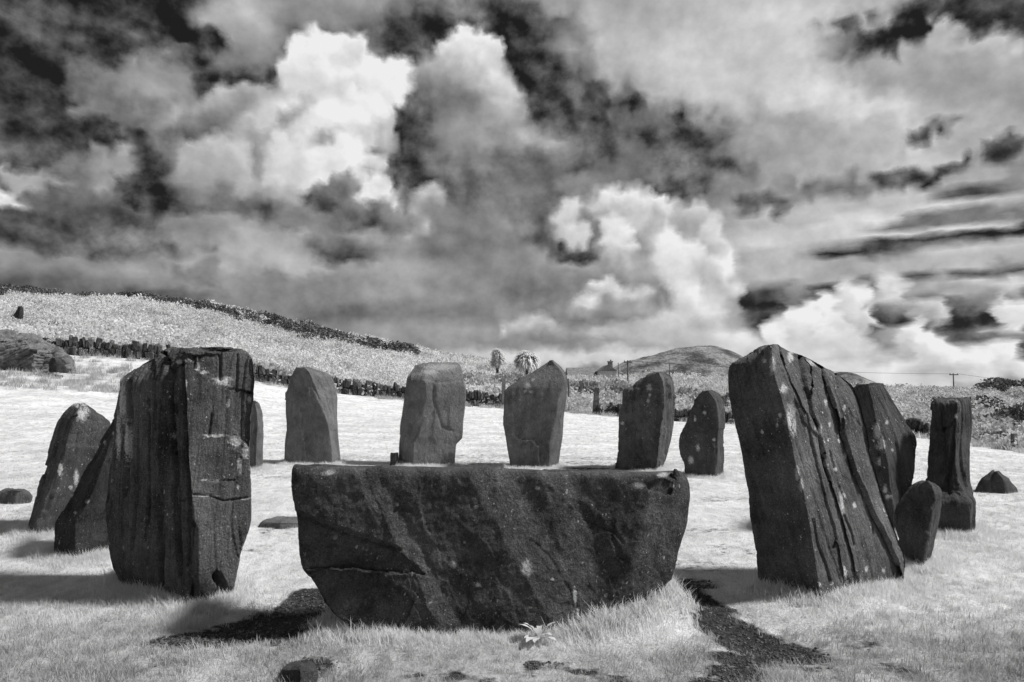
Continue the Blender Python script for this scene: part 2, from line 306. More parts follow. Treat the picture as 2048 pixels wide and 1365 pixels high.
def build_sky():
    t = world.node_tree
    t.nodes.clear()
    N = Nodes(t)
    tc = N.node('ShaderNodeTexCoord').outputs['Generated']
    sep = N.node('ShaderNodeSeparateXYZ'); t.links.new(tc, sep.inputs[0])
    x, y, z = sep.outputs
    hor = N.math('SQRT', N.math('ADD', N.math('MULTIPLY', x, x), N.math('MULTIPLY', y, y)))
    az = N.math('MULTIPLY', N.math('ARCTAN2', x, y), 180 / math.pi)
    el = N.math('MULTIPLY', N.math('ARCTAN2', z, hor), 180 / math.pi)
    # edge turbulence: billows, and drawn-out streaks low on the right
    streak = N.math('MULTIPLY', N.mapr(az, 12, 24), N.mapr(el, 17, 12))
    def offs(vec, scale, detail, rough):
        q = N.node('ShaderNodeSeparateXYZ'); N._set(q.inputs[0], N.vmath('SUBTRACT', N.noise(vec, scale, detail, rough, color=True), (.5, .5, .5)))
        return q.outputs
    w1 = offs(N.vmath('MULTIPLY', tc, (1, 1, 1.2)), 30.0, 5.0, 0.58)
    w2 = offs(N.vmath('MULTIPLY', tc, (1, 1, 3.0)), 13.0, 5.0, 0.58)
    waz = N.math('ADD', az, N.mix(streak, N.math('MULTIPLY', w1[0], 1.6), N.math('MULTIPLY', w2[0], 3.6)))
    wel = N.math('ADD', el, N.mix(streak, N.math('MULTIPLY', w1[1], 1.6), N.math('MULTIPLY', w2[1], 1.3)))
    # table of cloud tone: colour ramps along the azimuth, three rows in each ramp
    tab = cloud_table()
    tt = N.math('MULTIPLY', N.math('SUBTRACT', wel, EL0), (NROW - 1) / (EL1 - EL0))
    seg = N.math('MULTIPLY', N.math('SUBTRACT', waz, AZ0), NSEG / (AZ1 - AZ0))
    along = [N.math('SUBTRACT', seg, float(k)) for k in range(NSEG)]
    pick = [N.math('GREATER_THAN', along[k], 0.0) for k in range(1, NSEG)]
    tv = N.node('ShaderNodeCombineXYZ')
    for i in range(3): N._set(tv.inputs[i], tt)
    groups = []
    for k in range(NROW // 3):
        g = bpy.data.node_groups.new('cloud_rows', 'ShaderNodeTree')
        for s_ in range(NSEG): g.interface.new_socket('along', in_out='INPUT', socket_type='NodeSocketFloat')
        for s_ in range(1, NSEG): g.interface.new_socket('pick', in_out='INPUT', socket_type='NodeSocketFloat')
        g.interface.new_socket('row', in_out='INPUT', socket_type='NodeSocketVector')
        g.interface.new_socket('tone', in_out='OUTPUT', socket_type='NodeSocketFloat')
        ramps = []
        for s_ in range(NSEG):
            rp = g.nodes.new('ShaderNodeValToRGB'); cr = rp.color_ramp; cr.interpolation = 'LINEAR'
            for c in range(NCOL - 2): cr.elements.new((c + 1) / (NCOL - 1))
            for c in range(NCOL):
                j = s_ * (NCOL - 1) + c
                cr.elements[c].color = (tab[3 * k, j], tab[3 * k + 1, j], tab[3 * k + 2, j], 1)
            ramps.append(rp)
        G = Nodes(g)
        gi = g.nodes.new('NodeGroupInput'); go = g.nodes.new('NodeGroupOutput')
        col = None
        for s_, rp in enumerate(ramps):
            G._set(rp.inputs[0], gi.outputs[s_])
            if col is None: col = rp.outputs[0]
            else:
                mx = G.node('ShaderNodeMix', data_type='RGBA')
                G._set(mx.inputs[0], gi.outputs[NSEG + s_ - 1]); G._set(mx.inputs[6], col); G._set(mx.inputs[7], rp.outputs[0])
                col = mx.outputs[2]
        w = G.vmath('ABSOLUTE', G.vmath('SUBTRACT', gi.outputs[2 * NSEG - 1], (3.0 * k, 3.0 * k + 1, 3.0 * k + 2)))
        w = G.vmath('MAXIMUM', G.vmath('SUBTRACT', (1, 1, 1), w), (0, 0, 0))
        g.links.new(G.vmath('DOT_PRODUCT', w, col), go.inputs[0])
        groups.append(g)
    # all round: broken cloud over a dark sky (a clear sky is dark in the near infrared)
    g1 = N.noise(N.vmath('MULTIPLY', tc, (1, 1, 1.6)), 3.4, 6.0, 0.56)
    gen = N.mapr(g1, .38, .66, .22, .74)
    inside = N.math('MULTIPLY', N.mapr(N.math('ABSOLUTE', waz), 40.0, 36.5), N.math('MULTIPLY', N.mapr(wel, 34.5, 31.5), N.mapr(wel, -1.5, -.5)))
    # relief of the heaps: difference of the billow field towards the light
    p0 = N.vmath('MULTIPLY', tc, (1, 1, 1.15))
    f0 = N.noise(p0, 11.0, 6.0, 0.54)
    f1 = N.noise(N.vmath('ADD', p0, (.012, 0, .014)), 11.0, 6.0, 0.54)
    rel = N.math('ADD', N.math('MULTIPLY', N.math('SUBTRACT', f0, f1), .62), N.math('MULTIPLY', N.math('SUBTRACT', f0, .5), .17))
    sky = N.node('ShaderNodeTexSky', sky_type='NISHITA', sun_disc=False)
    sky.sun_elevation = SUN_EL; sky.sun_rotation = SUN_AZ; sky.altitude = 50; sky.air_density = 1.0; sky.dust_density = .6
    srgb = N.node('ShaderNodeSeparateColor'); t.links.new(sky.outputs[0], srgb.inputs[0])
    deep = N.math('MULTIPLY', srgb.outputs[0], .02)           # only the red end of the clear sky's light shows
    def finish(v):
        amp = N.mapr(v, .26, .55, 2.1, .65)
        v = N.math('MULTIPLY_ADD', rel, amp, v)
        v = N.math('MULTIPLY_ADD', v, 1.08, -.05)
        v = N.math('MINIMUM', N.math('MAXIMUM', v, .13), .93)
        lum = N.math('ADD', N.math('DIVIDE', N.math('POWER', v, 2.2), SKY_STRENGTH), deep)
        bg = N.node('ShaderNodeBackground'); bg.inputs['Strength'].default_value = SKY_STRENGTH
        t.links.new(N.gray(lum), bg.inputs['Color'])
        return bg.outputs[0]
    def pick_shader(fac, a, b):
        mx = N.node('ShaderNodeMixShader'); N._set(mx.inputs[0], fac); N._set(mx.inputs[1], a); N._set(mx.inputs[2], b)
        return mx.outputs[0]
    def band(lo, hi):
        v = None
        for k in range(max(0, lo), hi + 1):
            gn = N.node('ShaderNodeGroup'); gn.node_tree = groups[k]
            for s_ in range(NSEG): N._set(gn.inputs[s_], along[s_])
            for s_ in range(NSEG - 1): N._set(gn.inputs[NSEG + s_], pick[s_])
            N._set(gn.inputs[2 * NSEG - 1], tv.outputs[0])
            v = gn.outputs[0] if v is None else N.math('ADD', v, gn.outputs[0])
        return finish(N.mix(inside, gen, v))
    nb = NROW // 9                                             # bands of three ramp groups each, so that only one band is looked up
    def tree(b0, b1):
        if b1 - b0 == 1: return band(3 * b0 - 1, 3 * b0 + 2)
        mid = (b0 + b1) // 2
        return pick_shader(N.math('GREATER_THAN', tt, 9.0 * mid - 1.0), tree(b0, mid), tree(mid, b1))
    res = pick_shader(N.math('GREATER_THAN', inside, 0.0), finish(gen), tree(0, nb))
    out = N.node('ShaderNodeOutputWorld'); t.links.new(res, out.inputs['Surface'])
build_sky()

# ------------------------------------------------------------------ helpers
RNG = np.random.default_rng(11)
random.seed(5)
COL = SC.collection

def mesh_obj(name, verts, faces, mat=None, parent=None, smooth_shade=True, attrs=None, origin=None):
    verts = np.asarray(verts, float)
    me = bpy.data.meshes.new(name)
    if origin is not None: verts = verts - np.asarray(origin)
    me.from_pydata(verts.tolist(), [], [list(map(int, f)) for f in faces] if not isinstance(faces, np.ndarray) else faces.tolist())
    if smooth_shade: me.polygons.foreach_set('use_smooth', np.ones(len(me.polygons), bool))
    for k, v in (attrs or {}).items():
        a = me.attributes.new(k, 'FLOAT', 'POINT'); a.data.foreach_set('value', np.asarray(v, np.float32))
    if mat: me.materials.append(mat)
    me.update()
    ob = bpy.data.objects.new(name, me)
    COL.objects.link(ob)
    if origin is not None: ob.location = tuple(origin)
    if parent: ob.parent = parent
    return ob

def empty(name, loc):
    o = bpy.data.objects.new(name, None); COL.objects.link(o)
    o.location = tuple(loc); o.empty_display_size = .2
    return o

def tag(o, label=None, cat=None, group=None, kind=None):
    if label: o['label'] = label
    if cat: o['category'] = cat
    if group: o['group'] = group
    if kind: o['kind'] = kind
    return o

class MB:
    """collects boxes and tubes into one mesh"""
    def __init__(self): self.v = []; self.f = []
    def add(self, v, f):
        o = len(self.v); self.v += [tuple(p) for p in v]; self.f += [[i + o for i in q] for q in f]
    def box(self, c, s, rz=0.0, taper=1.0, jit=0.0):
        cx, cy_, cz = c; sx, sy, sz = (k / 2 for k in s)
        pts = []
        for z, k in ((-sz, 1.0), (sz, taper)):
            for x, y in ((-sx, -sy), (sx, -sy), (sx, sy), (-sx, sy)):
                x, y = x * k, y * k
                j = [random.uniform(-jit, jit) for _ in range(3)]
                pts.append((cx + x * math.cos(rz) - y * math.sin(rz) + j[0], cy_ + x * math.sin(rz) + y * math.cos(rz) + j[1], cz + z + j[2]))
        self.add(pts, [(3, 2, 1, 0), (4, 5, 6, 7), (0, 1, 5, 4), (1, 2, 6, 5), (2, 3, 7, 6), (3, 0, 4, 7)])
    def tube(self, pts, radii, n=8):
        pts = [Vector(p) for p in pts]; rings = []
        for i, p in enumerate(pts):
            d = (pts[min(i + 1, len(pts) - 1)] - pts[max(i - 1, 0)]).normalized()
            a = d.cross(Vector((0, 0, 1)) if abs(d.z) < .9 else Vector((1, 0, 0))).normalized(); b = d.cross(a)
            rings.append([p + (a * math.cos(2 * math.pi * k / n) + b * math.sin(2 * math.pi * k / n)) * radii[i] for k in range(n)])
        v = [q for r in rings for q in r]; f = []
        for i in range(len(pts) - 1):
            for k in range(n):
                f.append((i * n + k, i * n + (k + 1) % n, (i + 1) * n + (k + 1) % n, (i + 1) * n + k))
        f.append(tuple(range(n))[::-1]); f.append(tuple((len(pts) - 1) * n + k for k in range(n)))
        self.add(v, f)
    def build(self, name, mat, parent=None, smooth_shade=False, origin=None):
        return mesh_obj(name, self.v, self.f, mat, parent, smooth_shade, origin=origin)

# ------------------------------------------------------------------ materials (the photograph is an infrared one: all greys)
def new_mat(name):
    m = bpy.data.materials.new(name); m.use_nodes = True
    m.node_tree.nodes.clear()
    return m, Nodes(m.node_tree)

def finish_mat(N, color, rough=0.9, bump=None, bump_strength=.5, bump_dist=.02, spec=.25, translucent=0.0):
    out = N.node('ShaderNodeOutputMaterial')
    bs = N.node('ShaderNodeBsdfPrincipled')
    N._set(bs.inputs['Base Color'], N.gray(color)); N._set(bs.inputs['Roughness'], rough)
    bs.inputs['Specular IOR Level'].default_value = spec
    nrm = None
    if bump is not None:
        b = N.node('ShaderNodeBump'); b.inputs['Strength'].default_value = bump_strength; b.inputs['Distance'].default_value = bump_dist
        N._set(b.inputs['Height'], bump); N._set(bs.inputs['Normal'], b.outputs[0])
    if translucent > 0:
        tr = N.node('ShaderNodeBsdfTranslucent'); N._set(tr.inputs['Color'], N.gray(color))
        mx = N.node('ShaderNodeMixShader'); mx.inputs[0].default_value = translucent
        N._set(mx.inputs[1], bs.outputs[0]); N._set(mx.inputs[2], tr.outputs[0])
        N._set(out.inputs['Surface'], mx.outputs[0])
    else: N._set(out.inputs['Surface'], bs.outputs[0])

def mat_stone(name, dark=.035, light=.095, lichen=.34, spots=1.0, axis=(0, 0, 1), seed=0.0, stretch=.40):
    m, N = new_mat(name)
    tc = N.node('ShaderNodeTexCoord').outputs['Object']
    tc = N.vmath('ADD', tc, (seed * 3.1, seed * 1.7, seed * 2.3))
    # grain runs along the stone
    q = Vector(axis).rotation_difference(Vector((0, 0, 1))).to_euler()
    ax = N.mapping(tc, (0, 0, 0), tuple(q), (1, 1, 1))
    st = N.vmath('MULTIPLY', ax, (1, 1, stretch))
    a = N.noise(tc, 3.2, 6, .62)
    b = N.noise(st, 16.0, 6, .65)
    c = N.noise(tc, 46.0, 5, .7)
    tone = N.math('ADD', N.math('MULTIPLY', a, .55), N.math('ADD', N.math('MULTIPLY', b, .30), N.math('MULTIPLY', c, .25)))
    col = N.mapr(tone, .42, .68, dark, light, 'LINEAR')
    col = N.math('MULTIPLY', col, N.mapr(N.noise(tc, 130.0, 4, .7), .35, .68, .55, 1.6, 'LINEAR'))
    # crusts of pale lichen: scattered spots of many sizes and painted-on large patches (vertex mask of the stone)
    wob = N.vmath('ADD', ax, N.vmath('MULTIPLY', N.vmath('SUBTRACT', N.noise(tc, 30, 3, .6, color=True), (.5, .5, .5)), (.03, .03, .03)))
    zone = N.mapr(N.noise(tc, 2.6, 4, .6), .40, .58)
    spot = None
    for sc, thr, share in ((24.0, .30, .82), (56.0, .34, .74), (110.0, .36, .72)):
        vo = N.voronoi(N.vmath('MULTIPLY', wob, (1, 1, .62)), sc)
        r = N.node('ShaderNodeSeparateColor'); N._set(r.inputs[0], vo.outputs['Color'])
        on = N.mapr(r.outputs[0], share, share + .02)
        size = N.math('MULTIPLY', r.outputs[1], thr)
        k = N.math('MULTIPLY', on, N.mapr(vo.outputs['Distance'], size, N.math('MULTIPLY', size, .6)))
        k = N.math('MULTIPLY', k, N.math('MULTIPLY_ADD', r.outputs[2], .7, .3))
        spot = k if spot is None else N.math('MAXIMUM', spot, k)
    spot = N.math('MULTIPLY', N.math('MULTIPLY', spot, zone), spots)
    at = N.node('ShaderNodeAttribute', attribute_name='lichen').outputs['Fac']
    patch = N.mapr(N.math('MULTIPLY_ADD', N.math('SUBTRACT', N.noise(tc, 44, 6, .72), .5), 2.0, at), .48, .70)
    halo = N.math('MULTIPLY', N.mapr(N.math('MULTIPLY_ADD', N.math('SUBTRACT', N.noise(tc, 20, 7, .75), .5), 2.6, at), .25, .7), .38)
    lm = N.math('MAXIMUM', N.math('MAXIMUM', spot, halo), N.math('MULTIPLY', patch, .85), clamp=True)
    lt = N.math('MULTIPLY', N.mapr(N.noise(tc, 90, 3, .6), .3, .7, .8, 1.5), lichen)
    col = N.mix(N.math('MULTIPLY', lm, .9), col, lt)
    bump = N.math('ADD', N.math('MULTIPLY', N.noise(st, 22, 7, .68), 1.2), N.math('ADD', N.math('MULTIPLY', N.noise(tc, 70, 5, .7), .55), N.math('MULTIPLY', lm, .08)))
    finish_mat(N, col, .85, bump, 1.0, .028, .3)
    return m

def mat_noise(name, lo, hi, scale=4.0, detail=6, rough=.6, bump_scale=30.0, bump_dist=.02, a=.35, b=.65, sq=(1, 1, 1)):
    m, N = new_mat(name)
    tc = N.vmath('MULTIPLY', N.node('ShaderNodeTexCoord').outputs['Object'], sq)
    n = N.noise(tc, scale, detail, rough)
    finish_mat(N, N.mapr(n, a, b, lo, hi), .9, N.noise(tc, bump_scale, 5, .65), .6, bump_dist)
    return m

def mat_leaf(name, lo, hi, translucent=.35, spec=.15, per='instance'):
    m, N = new_mat(name)
    rnd = N.node('ShaderNodeObjectInfo').outputs['Random']
    tint = N.node('ShaderNodeAttribute', attribute_name='tint'); tint.attribute_type = 'INSTANCER' if per == 'instance' else 'GEOMETRY'
    v = N.math('ADD', N.math('MULTIPLY', rnd, .35), N.math('MULTIPLY', tint.outputs['Fac'], .65), clamp=True)
    finish_mat(N, N.mapr(v, 0.0, 1.0, lo, hi, 'LINEAR'), .7, None, spec=spec, translucent=translucent)
    return m

M_GRASS = mat_leaf('grass_blades', .32, .97, .48)
M_BRACKEN = mat_leaf('bracken_fronds', .26, .92, .5)
M_GORSE = mat_leaf('gorse_spines', .035, .34, .2, per='geometry')
M_SHRUB = mat_leaf('pale_shrub_leaves', .10, .90, .4, per='geometry')
M_DOCK = mat_leaf('broad_leaves', .62, .85, .4, per='geometry')
M_PALM = mat_leaf('palm_leaves', .6, .92, .4, per='geometry')
M_WOOD = mat_noise('weathered_wood', .09, .22, 9, 6, .6, 60, .004, sq=(1, 1, .12))
M_BARK = mat_noise('bark', .06, .16, 12, 6, .6, 40, .01)
M_WALL = [mat_noise('wall_stone_dark', .02, .07, 5), mat_noise('wall_stone_grey', .04, .14, 6), mat_noise('wall_stone_lichen', .06, .40, 8, a=.45, b=.7)]
M_EARTH = mat_noise('wall_earth', .02, .06, 5)
M_ROOF = mat_noise('slate_roof', .14, .24, 3)
M_RENDER = mat_noise('house_render', .45, .6, 2)
M_CHIM = mat_noise('chimney_brick', .16, .34, 7)
M_WIRE = mat_noise('wire', .05, .07, 2)
M_GLASS = mat_noise('window_glass', .03, .05, 2)

# ------------------------------------------------------------------ terrain
TC = []
for a_ in (-70, -48, -30, -15, 0, 15, 30, 48, 70):
    for r_ in (.8, 2.2, 4.5, 7.5, 11.0): TC.append((math.radians(a_), math.log(r_), 0.0))
for (px, py, Y) in [
    (-250, 880, 16), (0, 900, 15), (0, 800, 23), (0, 748, 29), (130, 745, 31), (250, 735, 34), (330, 724, 38), (510, 762, 41), (680, 788, 43), (820, 800, 43), (960, 814, 43), (1100, 822, 42), (1190, 828, 40),
    (1290, 838, 38), (1450, 848, 35), (1640, 858, 32), (1830, 872, 29), (2048, 905, 24), (2300, 910, 24),
    (400, 815, 26), (700, 838, 26), (1000, 850, 26), (1300, 870, 24), (1600, 895, 20), (1900, 925, 16), (300, 870, 18), (700, 895, 17), (1100, 897, 17),
    (-250, 640, 55), (0, 652, 52), (150, 668, 50), (330, 672, 58), (510, 704, 58), (700, 734, 60), (850, 752, 60), (960, 772, 60),
    (-250, 590, 96), (0, 588, 95), (200, 598, 94), (330, 606, 93), (400, 616, 92), (520, 640, 90), (640, 668, 90), (820, 708, 88), (980, 734, 88),
    (1060, 772, 68), (1150, 780, 66), (1300, 784, 64), (1450, 790, 60), (1080, 752, 105), (1250, 756, 120), (1450, 762, 120),
    (1640, 812, 52), (1830, 816, 50), (2048, 835, 44), (2300, 840, 44), (1640, 780, 105), (1780, 781, 105), (1910, 783, 108), (2048, 786, 104), (2300, 790, 104),
    (-250, 650, 200), (0, 650, 200), (400, 670, 200), (820, 745, 220), (1100, 775, 260), (1450, 778, 260), (1800, 788, 260), (2200, 792, 260),
    (-250, 790, 900), (400, 790, 900), (1000, 790, 900), (1600, 790, 900), (2300, 790, 900)]:
    p = P(px, py, Y); r = math.hypot(p[0], p[1])
    TC.append((math.atan2(p[0], p[1]), math.log(r), p[2] / r))
TC = np.array(TC)
def _tps_k(d2): return .5 * d2 * np.log(d2 + 1e-12)
_xy = TC[:, :2] * np.array((2.2, 1.0))
_K = _tps_k(((_xy[:, None] - _xy[None]) ** 2).sum(-1)) + np.eye(len(TC)) * 2e-3
_Pm = np.c_[np.ones(len(TC)), _xy]
_A = np.block([[_K, _Pm], [_Pm.T, np.zeros((3, 3))]])
_w = np.linalg.solve(_A, np.r_[TC[:, 2], np.zeros(3)])

def gxy(px, py):
    """where the sight line through a pixel meets the level ground of the circle"""
    x, y, z = ray(px, py); k = -CAMZ / z
    return float(x * k), float(y * k)

MOUNDS = [(*gxy(1290, 1228), .36, .20, .20), (*gxy(1180, 1262), .30, .16, .08), (*gxy(720, 1256), .42, .16, .05), (*gxy(960, 1290), .5, .14, .02), (*gxy(1600, 1195), .55, .25, .05),
          (*gxy(330, 1200), .6, .3, .04), (*gxy(640, 905), 1.0, .8, .06)]
for px_, py_, r_, h_ in ((1380, 1200, .22, -.05), (1450, 1240, .25, -.06), (1540, 1285, .28, -.06), (600, 1215, .22, -.05), (520, 1250, .26, -.05)):
    MOUNDS.append((*gxy(px_, py_), r_ * 1.3, r_, h_))

def ground_z(x, y):
    x = np.asarray(x, float); y = np.asarray(y, float)
    shp = x.shape; x = x.ravel(); y = y.ravel()
    r = np.hypot(x, y) + 1e-6; ph = np.arctan2(x, y)
    q = np.c_[np.clip(ph, -1.05, 1.05) * 2.2, np.log(np.clip(r, .8, 1100))]
    g = np.empty(len(x))
    for i in range(0, len(x), 40000):
        s = slice(i, i + 40000)
        d2 = ((q[s, None] - _xy[None]) ** 2).sum(-1)
        g[s] = _tps_k(d2) @ _w[:-3] + _w[-3] + q[s] @ _w[-2:]
    g *= smooth(r, 6.0, 13.0) * smooth(-np.abs(ph), -2.2, -1.1)
    z = g * r
    p = np.c_[x, y, 0 * x]
    near = 1 - smooth(r, 30, 60)
    z += .022 * fbm(p * .55, 3, .5, seed=4) + .012 * fbm(p * 3.1, 3, .5, seed=5) * near
    far = smooth(r, 30, 70)
    z += far * (.45 * fbm(p / 9.0, 4, .5, seed=6)) * (1 - smooth(r, 200, 500))
    for (mx, my, rx, ry, h) in MOUNDS:
        z += h * np.exp(-(((x - mx) / rx) ** 2 + ((y - my) / ry) ** 2))
    return z.reshape(shp)

def on_ground(x, y, dz=0.0): return Vector((float(x), float(y), float(ground_z(np.array([x]), np.array([y]))[0]) + dz))

# worn earth: discs of the trodden paths (pixel, radius in metres, strength)
SOIL = [(1345, 1178, .16, 1), (1375, 1195, .17, 1), (1410, 1218, .18, 1), (1455, 1245, .19, 1), (1505, 1270, .20, 1), (1560, 1290, .20, 1), (1610, 1305, .14, .9), (1490, 1310, .18, .9), (1470, 1345, .14, .8), (1440, 1375, .16, .7), (1380, 1170, .2, .7),
        (640, 1190, .18, 1), (610, 1212, .22, 1), (565, 1235, .24, 1), (515, 1252, .24, 1), (460, 1268, .22, .95), (400, 1276, .18, .8), (340, 1284, .14, .7), (560, 1280, .14, .6), (600, 1262, .14, .7),
        (830, 1352, 0.07, 0.58), (900, 1350, 0.09, 0.58), (960, 1358, 0.10, 0.58), (1050, 1350, 0.08, 0.54), (1120, 1335, 0.07, 0.58), (1170, 1345, 0.08, 0.58), (1230, 1362, .10, .6), (1070, 1330, .07, .7),
        (620, 1335, .14, .7), (1340, 1300, .05, .5), (180, 1300, .1, .35), (300, 1330, .14, .4), (1730, 1290, .1, .6), (1780, 1335, .14, .55), (1650, 1340, .12, .5), (1740, 1210, .05, .5), (1690, 1236, .06, .5), (1600, 1345, .1, .4),
        (1190, 940, .55, .62), (1130, 925, .6, .46), (960, 925, .7, .44), (1000, 912, .8, .42), (1200, 915, .6, .45), (555, 955, .3, .45), (560, 1065, .3, .38), (1440, 1000, .3, .42), (1420, 1060, .3, .40), (1460, 1100, .3, .38), (100, 1020, .4, .38), (1400, 1130, .3, .42), (530, 1100, .3, .36), (720, 915, .7, .36), (1950, 1010, .4, .36), (300, 905, 1.2, .34)]
def soil_mask(x, y, raw=False):
    m = np.zeros(x.shape)
    for (px, py, r, k) in SOIL:
        sx, sy = gxy(px, py)
        stretch = 1.0 + .12 * max(0.0, sy - 6)
        d = np.hypot((x - sx) / (r * 1.35 * stretch), (y - sy) / (r * 1.15))
        m = np.maximum(m, k * (1 - smooth(d, .35, 1.25)))
    if raw: return m
    p = np.stack([x, y, 0 * x], -1)
    n = fbm(p.reshape(-1, 3) * 7.0, 5, .65, seed=21).reshape(x.shape)
    return np.clip(smooth(m + n * .8, .30, .85), 0, 1) * (m > .02)

WALL_A = [(-60, 700, 36), (60, 706, 36.5), (150, 712, 37), (240, 716, 37.5), (330, 726, 38), (420, 744, 39.5), (510, 764, 41), (600, 778, 42), (680, 790, 43), (760, 798, 43.2), (860, 806, 43.2), (940, 813, 43), (1004, 818, 43)]
WALL_B = [(1200, 832, 40), (1290, 842, 38), (1380, 850, 36.5), (1470, 857, 35)]
WALL_C = [(1600, 866, 32.5), (1700, 872, 31), (1790, 877, 29.6), (1858, 882, 28.6)]
def path_xy(w): return np.array([P(*q)[:2] for q in w])
_wall_line = np.vstack([path_xy(WALL_A), path_xy(WALL_B), path_xy(WALL_C), [P(2030, 904, 24.5)[:2]], [P(2300, 915, 22)[:2]]])
def beyond_wall(x, y):
    """signed: positive outside the field, in metres"""
    ph = np.arctan2(x, y); r = np.hypot(x, y)
    wp = np.arctan2(_wall_line[:, 0], _wall_line[:, 1]); wr = np.hypot(_wall_line[:, 0], _wall_line[:, 1])
    return r - np.interp(ph, wp, wr)

def dull_turf_vignette(x, y):
    """thin, thatchy turf outside the ring on the near side, plus a painted lens vignette"""
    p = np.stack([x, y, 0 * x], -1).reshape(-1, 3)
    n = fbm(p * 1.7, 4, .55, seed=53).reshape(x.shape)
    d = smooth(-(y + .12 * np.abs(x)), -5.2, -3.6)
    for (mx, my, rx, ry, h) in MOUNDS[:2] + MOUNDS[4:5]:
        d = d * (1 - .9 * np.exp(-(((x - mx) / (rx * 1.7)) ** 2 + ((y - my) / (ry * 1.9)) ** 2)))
    d = d * (.8 + .3 * smooth(-y, -3.4, -2.4))  # vignette painted into the turf tone: darker still towards the camera
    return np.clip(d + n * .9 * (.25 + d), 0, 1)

def build_ground():
    fine = np.radians(np.linspace(-46, 46, 560)); coarse = np.radians(np.linspace(46, 314, 91))[1:-1]
    ph = np.r_[fine, coarse]
    r = np.exp(np.linspace(math.log(.5), math.log(1600), 430))
    X = np.sin(ph)[None] * r[:, None]; Y = np.cos(ph)[None] * r[:, None]
    Z = ground_z(X, Y)
    V = np.stack([X, Y, Z], -1).reshape(-1, 3)
    n, m = len(r), len(ph)
    i, j = np.meshgrid(np.arange(n - 1), np.arange(m), indexing='ij')
    a = i * m + j; b = i * m + (j + 1) % m
    Fq = np.stack([a, b, b + m, a + m], -1).reshape(-1, 4)[:, ::-1]
    cidx = len(V)
    V = np.vstack([V, [[0, 0, float(ground_z(np.array([0.0]), np.array([0.001]))[0])]]])
    faces = Fq.tolist() + [[cidx, k, (k + 1) % m][::-1] for k in range(m)]
    soil = soil_mask(V[:, 0], V[:, 1], True)
    bw = beyond_wall(V[:, 0], V[:, 1])
    p = np.c_[V[:, 0], V[:, 1], 0 * V[:, 0]]
    rough = smooth(bw, -2.0, 1.5 + 0 * bw)
    # tufty, greyer strips along the wall foot and on the knoll at the left
    kx, ky = P(60, 715, 30)[:2]
    knoll = 1 - smooth(np.hypot((V[:, 0] - kx) / 5.5, (V[:, 1] - ky) / 4.0), .6, 1.3)
    rough = np.maximum(rough, knoll * .8)
    m_, N = new_mat('turf_and_earth')
    tc = N.node('ShaderNodeTexCoord').outputs['Object']
    g = N.noise(tc, 1.1, 6, .6); g2 = N.noise(N.vmath('MULTIPLY', tc, (1, .45, 1)), 9, 7, .66); g3 = N.noise(tc, 60, 5, .7)
    turf = N.mapr(N.math('ADD', N.math('MULTIPLY', g, .35), N.math('ADD', N.math('MULTIPLY', g2, .35), N.math('MULTIPLY', g3, .3))), .38, .60, .40, .92, 'LINEAR')
    turf = N.math('MULTIPLY', turf, N.mapr(N.node('ShaderNodeAttribute', attribute_name='dull_vignette').outputs['Fac'], 0.0, 1.0, 1.0, .55, 'LINEAR'))
    moor = N.mapr(N.noise(tc, .55, 8, .68), .38, .62, .26, .70)
    col = N.mix(N.node('ShaderNodeAttribute', attribute_name='rough').outputs['Fac'], turf, moor)
    earth = N.mapr(N.noise(tc, 40, 6, .7), .35, .7, .015, .085)
    sm = N.math('MULTIPLY_ADD', N.math('SUBTRACT', N.noise(tc, 9, 7, .68), .5), 1.5, N.node('ShaderNodeAttribute', attribute_name='soil').outputs['Fac'])
    col = N.mix(N.mapr(sm, .34, .66), col, earth)
    finish_mat(N, col, .95, N.math('ADD', N.noise(tc, 45, 6, .7), N.math('MULTIPLY', g2, .8)), .8, .03, .1)
    o = mesh_obj('ground', V, faces, m_, attrs={'soil': soil, 'rough': rough, 'dull_vignette': dull_turf_vignette(V[:, 0], V[:, 1])})
    tag(o, kind='structure')
build_ground()

# far hill and the rise right of it
def build_hill(name, prof, depth, span, mat, seed):
    px = np.array([q[0] for q in prof], float); py = np.array([q[1] for q in prof], float)
    u = np.linspace(px[0], px[-1], 240); v = np.linspace(-1, 1, 90)
    top = np.interp(u, px, py)
    k = np.ones(9) / 9
    top = np.convolve(np.pad(top, 4, 'edge'), k, 'valid')
    X = ((u - 1024) / F * depth)[None] + 0 * v[:, None]
    Y = depth + span * v[:, None] + 0 * X
    base = -6.0
    H = P(u, top, np.full(len(u), float(depth)))[:, 2]
    prof_v = np.cos(v * math.pi / 2) ** .8
    p = np.stack([X, Y, 0 * X], -1)
    rockn = fbm((p / 14).reshape(-1, 3), 5, .6, seed=seed, ridged=True).reshape(X.shape)
    edge = smooth(u, px[0], px[0] + 40) * smooth(-u, -px[-1], -(px[-1] - 40))
    Z = base + (H[None] - base) * prof_v[:, None] + rockn * 1.5 * smooth(H, 2, 14)[None] * smooth(prof_v, .2, .9)[:, None]
    V = np.stack([X, Y, Z], -1).reshape(-1, 3); n, m = X.shape
    i, j = np.meshgrid(np.arange(n - 1), np.arange(m - 1), indexing='ij'); a = i * m + j
    o = mesh_obj(name, V, np.stack([a, a + 1, a + m + 1, a + m], -1).reshape(-1, 4), mat)
    return tag(o, kind='structure')
mh, N_ = new_mat('heath_hill')
_tc = N_.node('ShaderNodeTexCoord').outputs['Object']
_h = N_.mapr(N_.noise(_tc, .10, 8, .70), .38, .62, .07, .36)
_h2 = N_.mapr(N_.noise(_tc, .9, 5, .7), .35, .65, .7, 1.25)
finish_mat(N_, N_.math('MULTIPLY', _h, _h2), .95, N_.noise(_tc, .8, 6, .7), 1.0, 1.2)
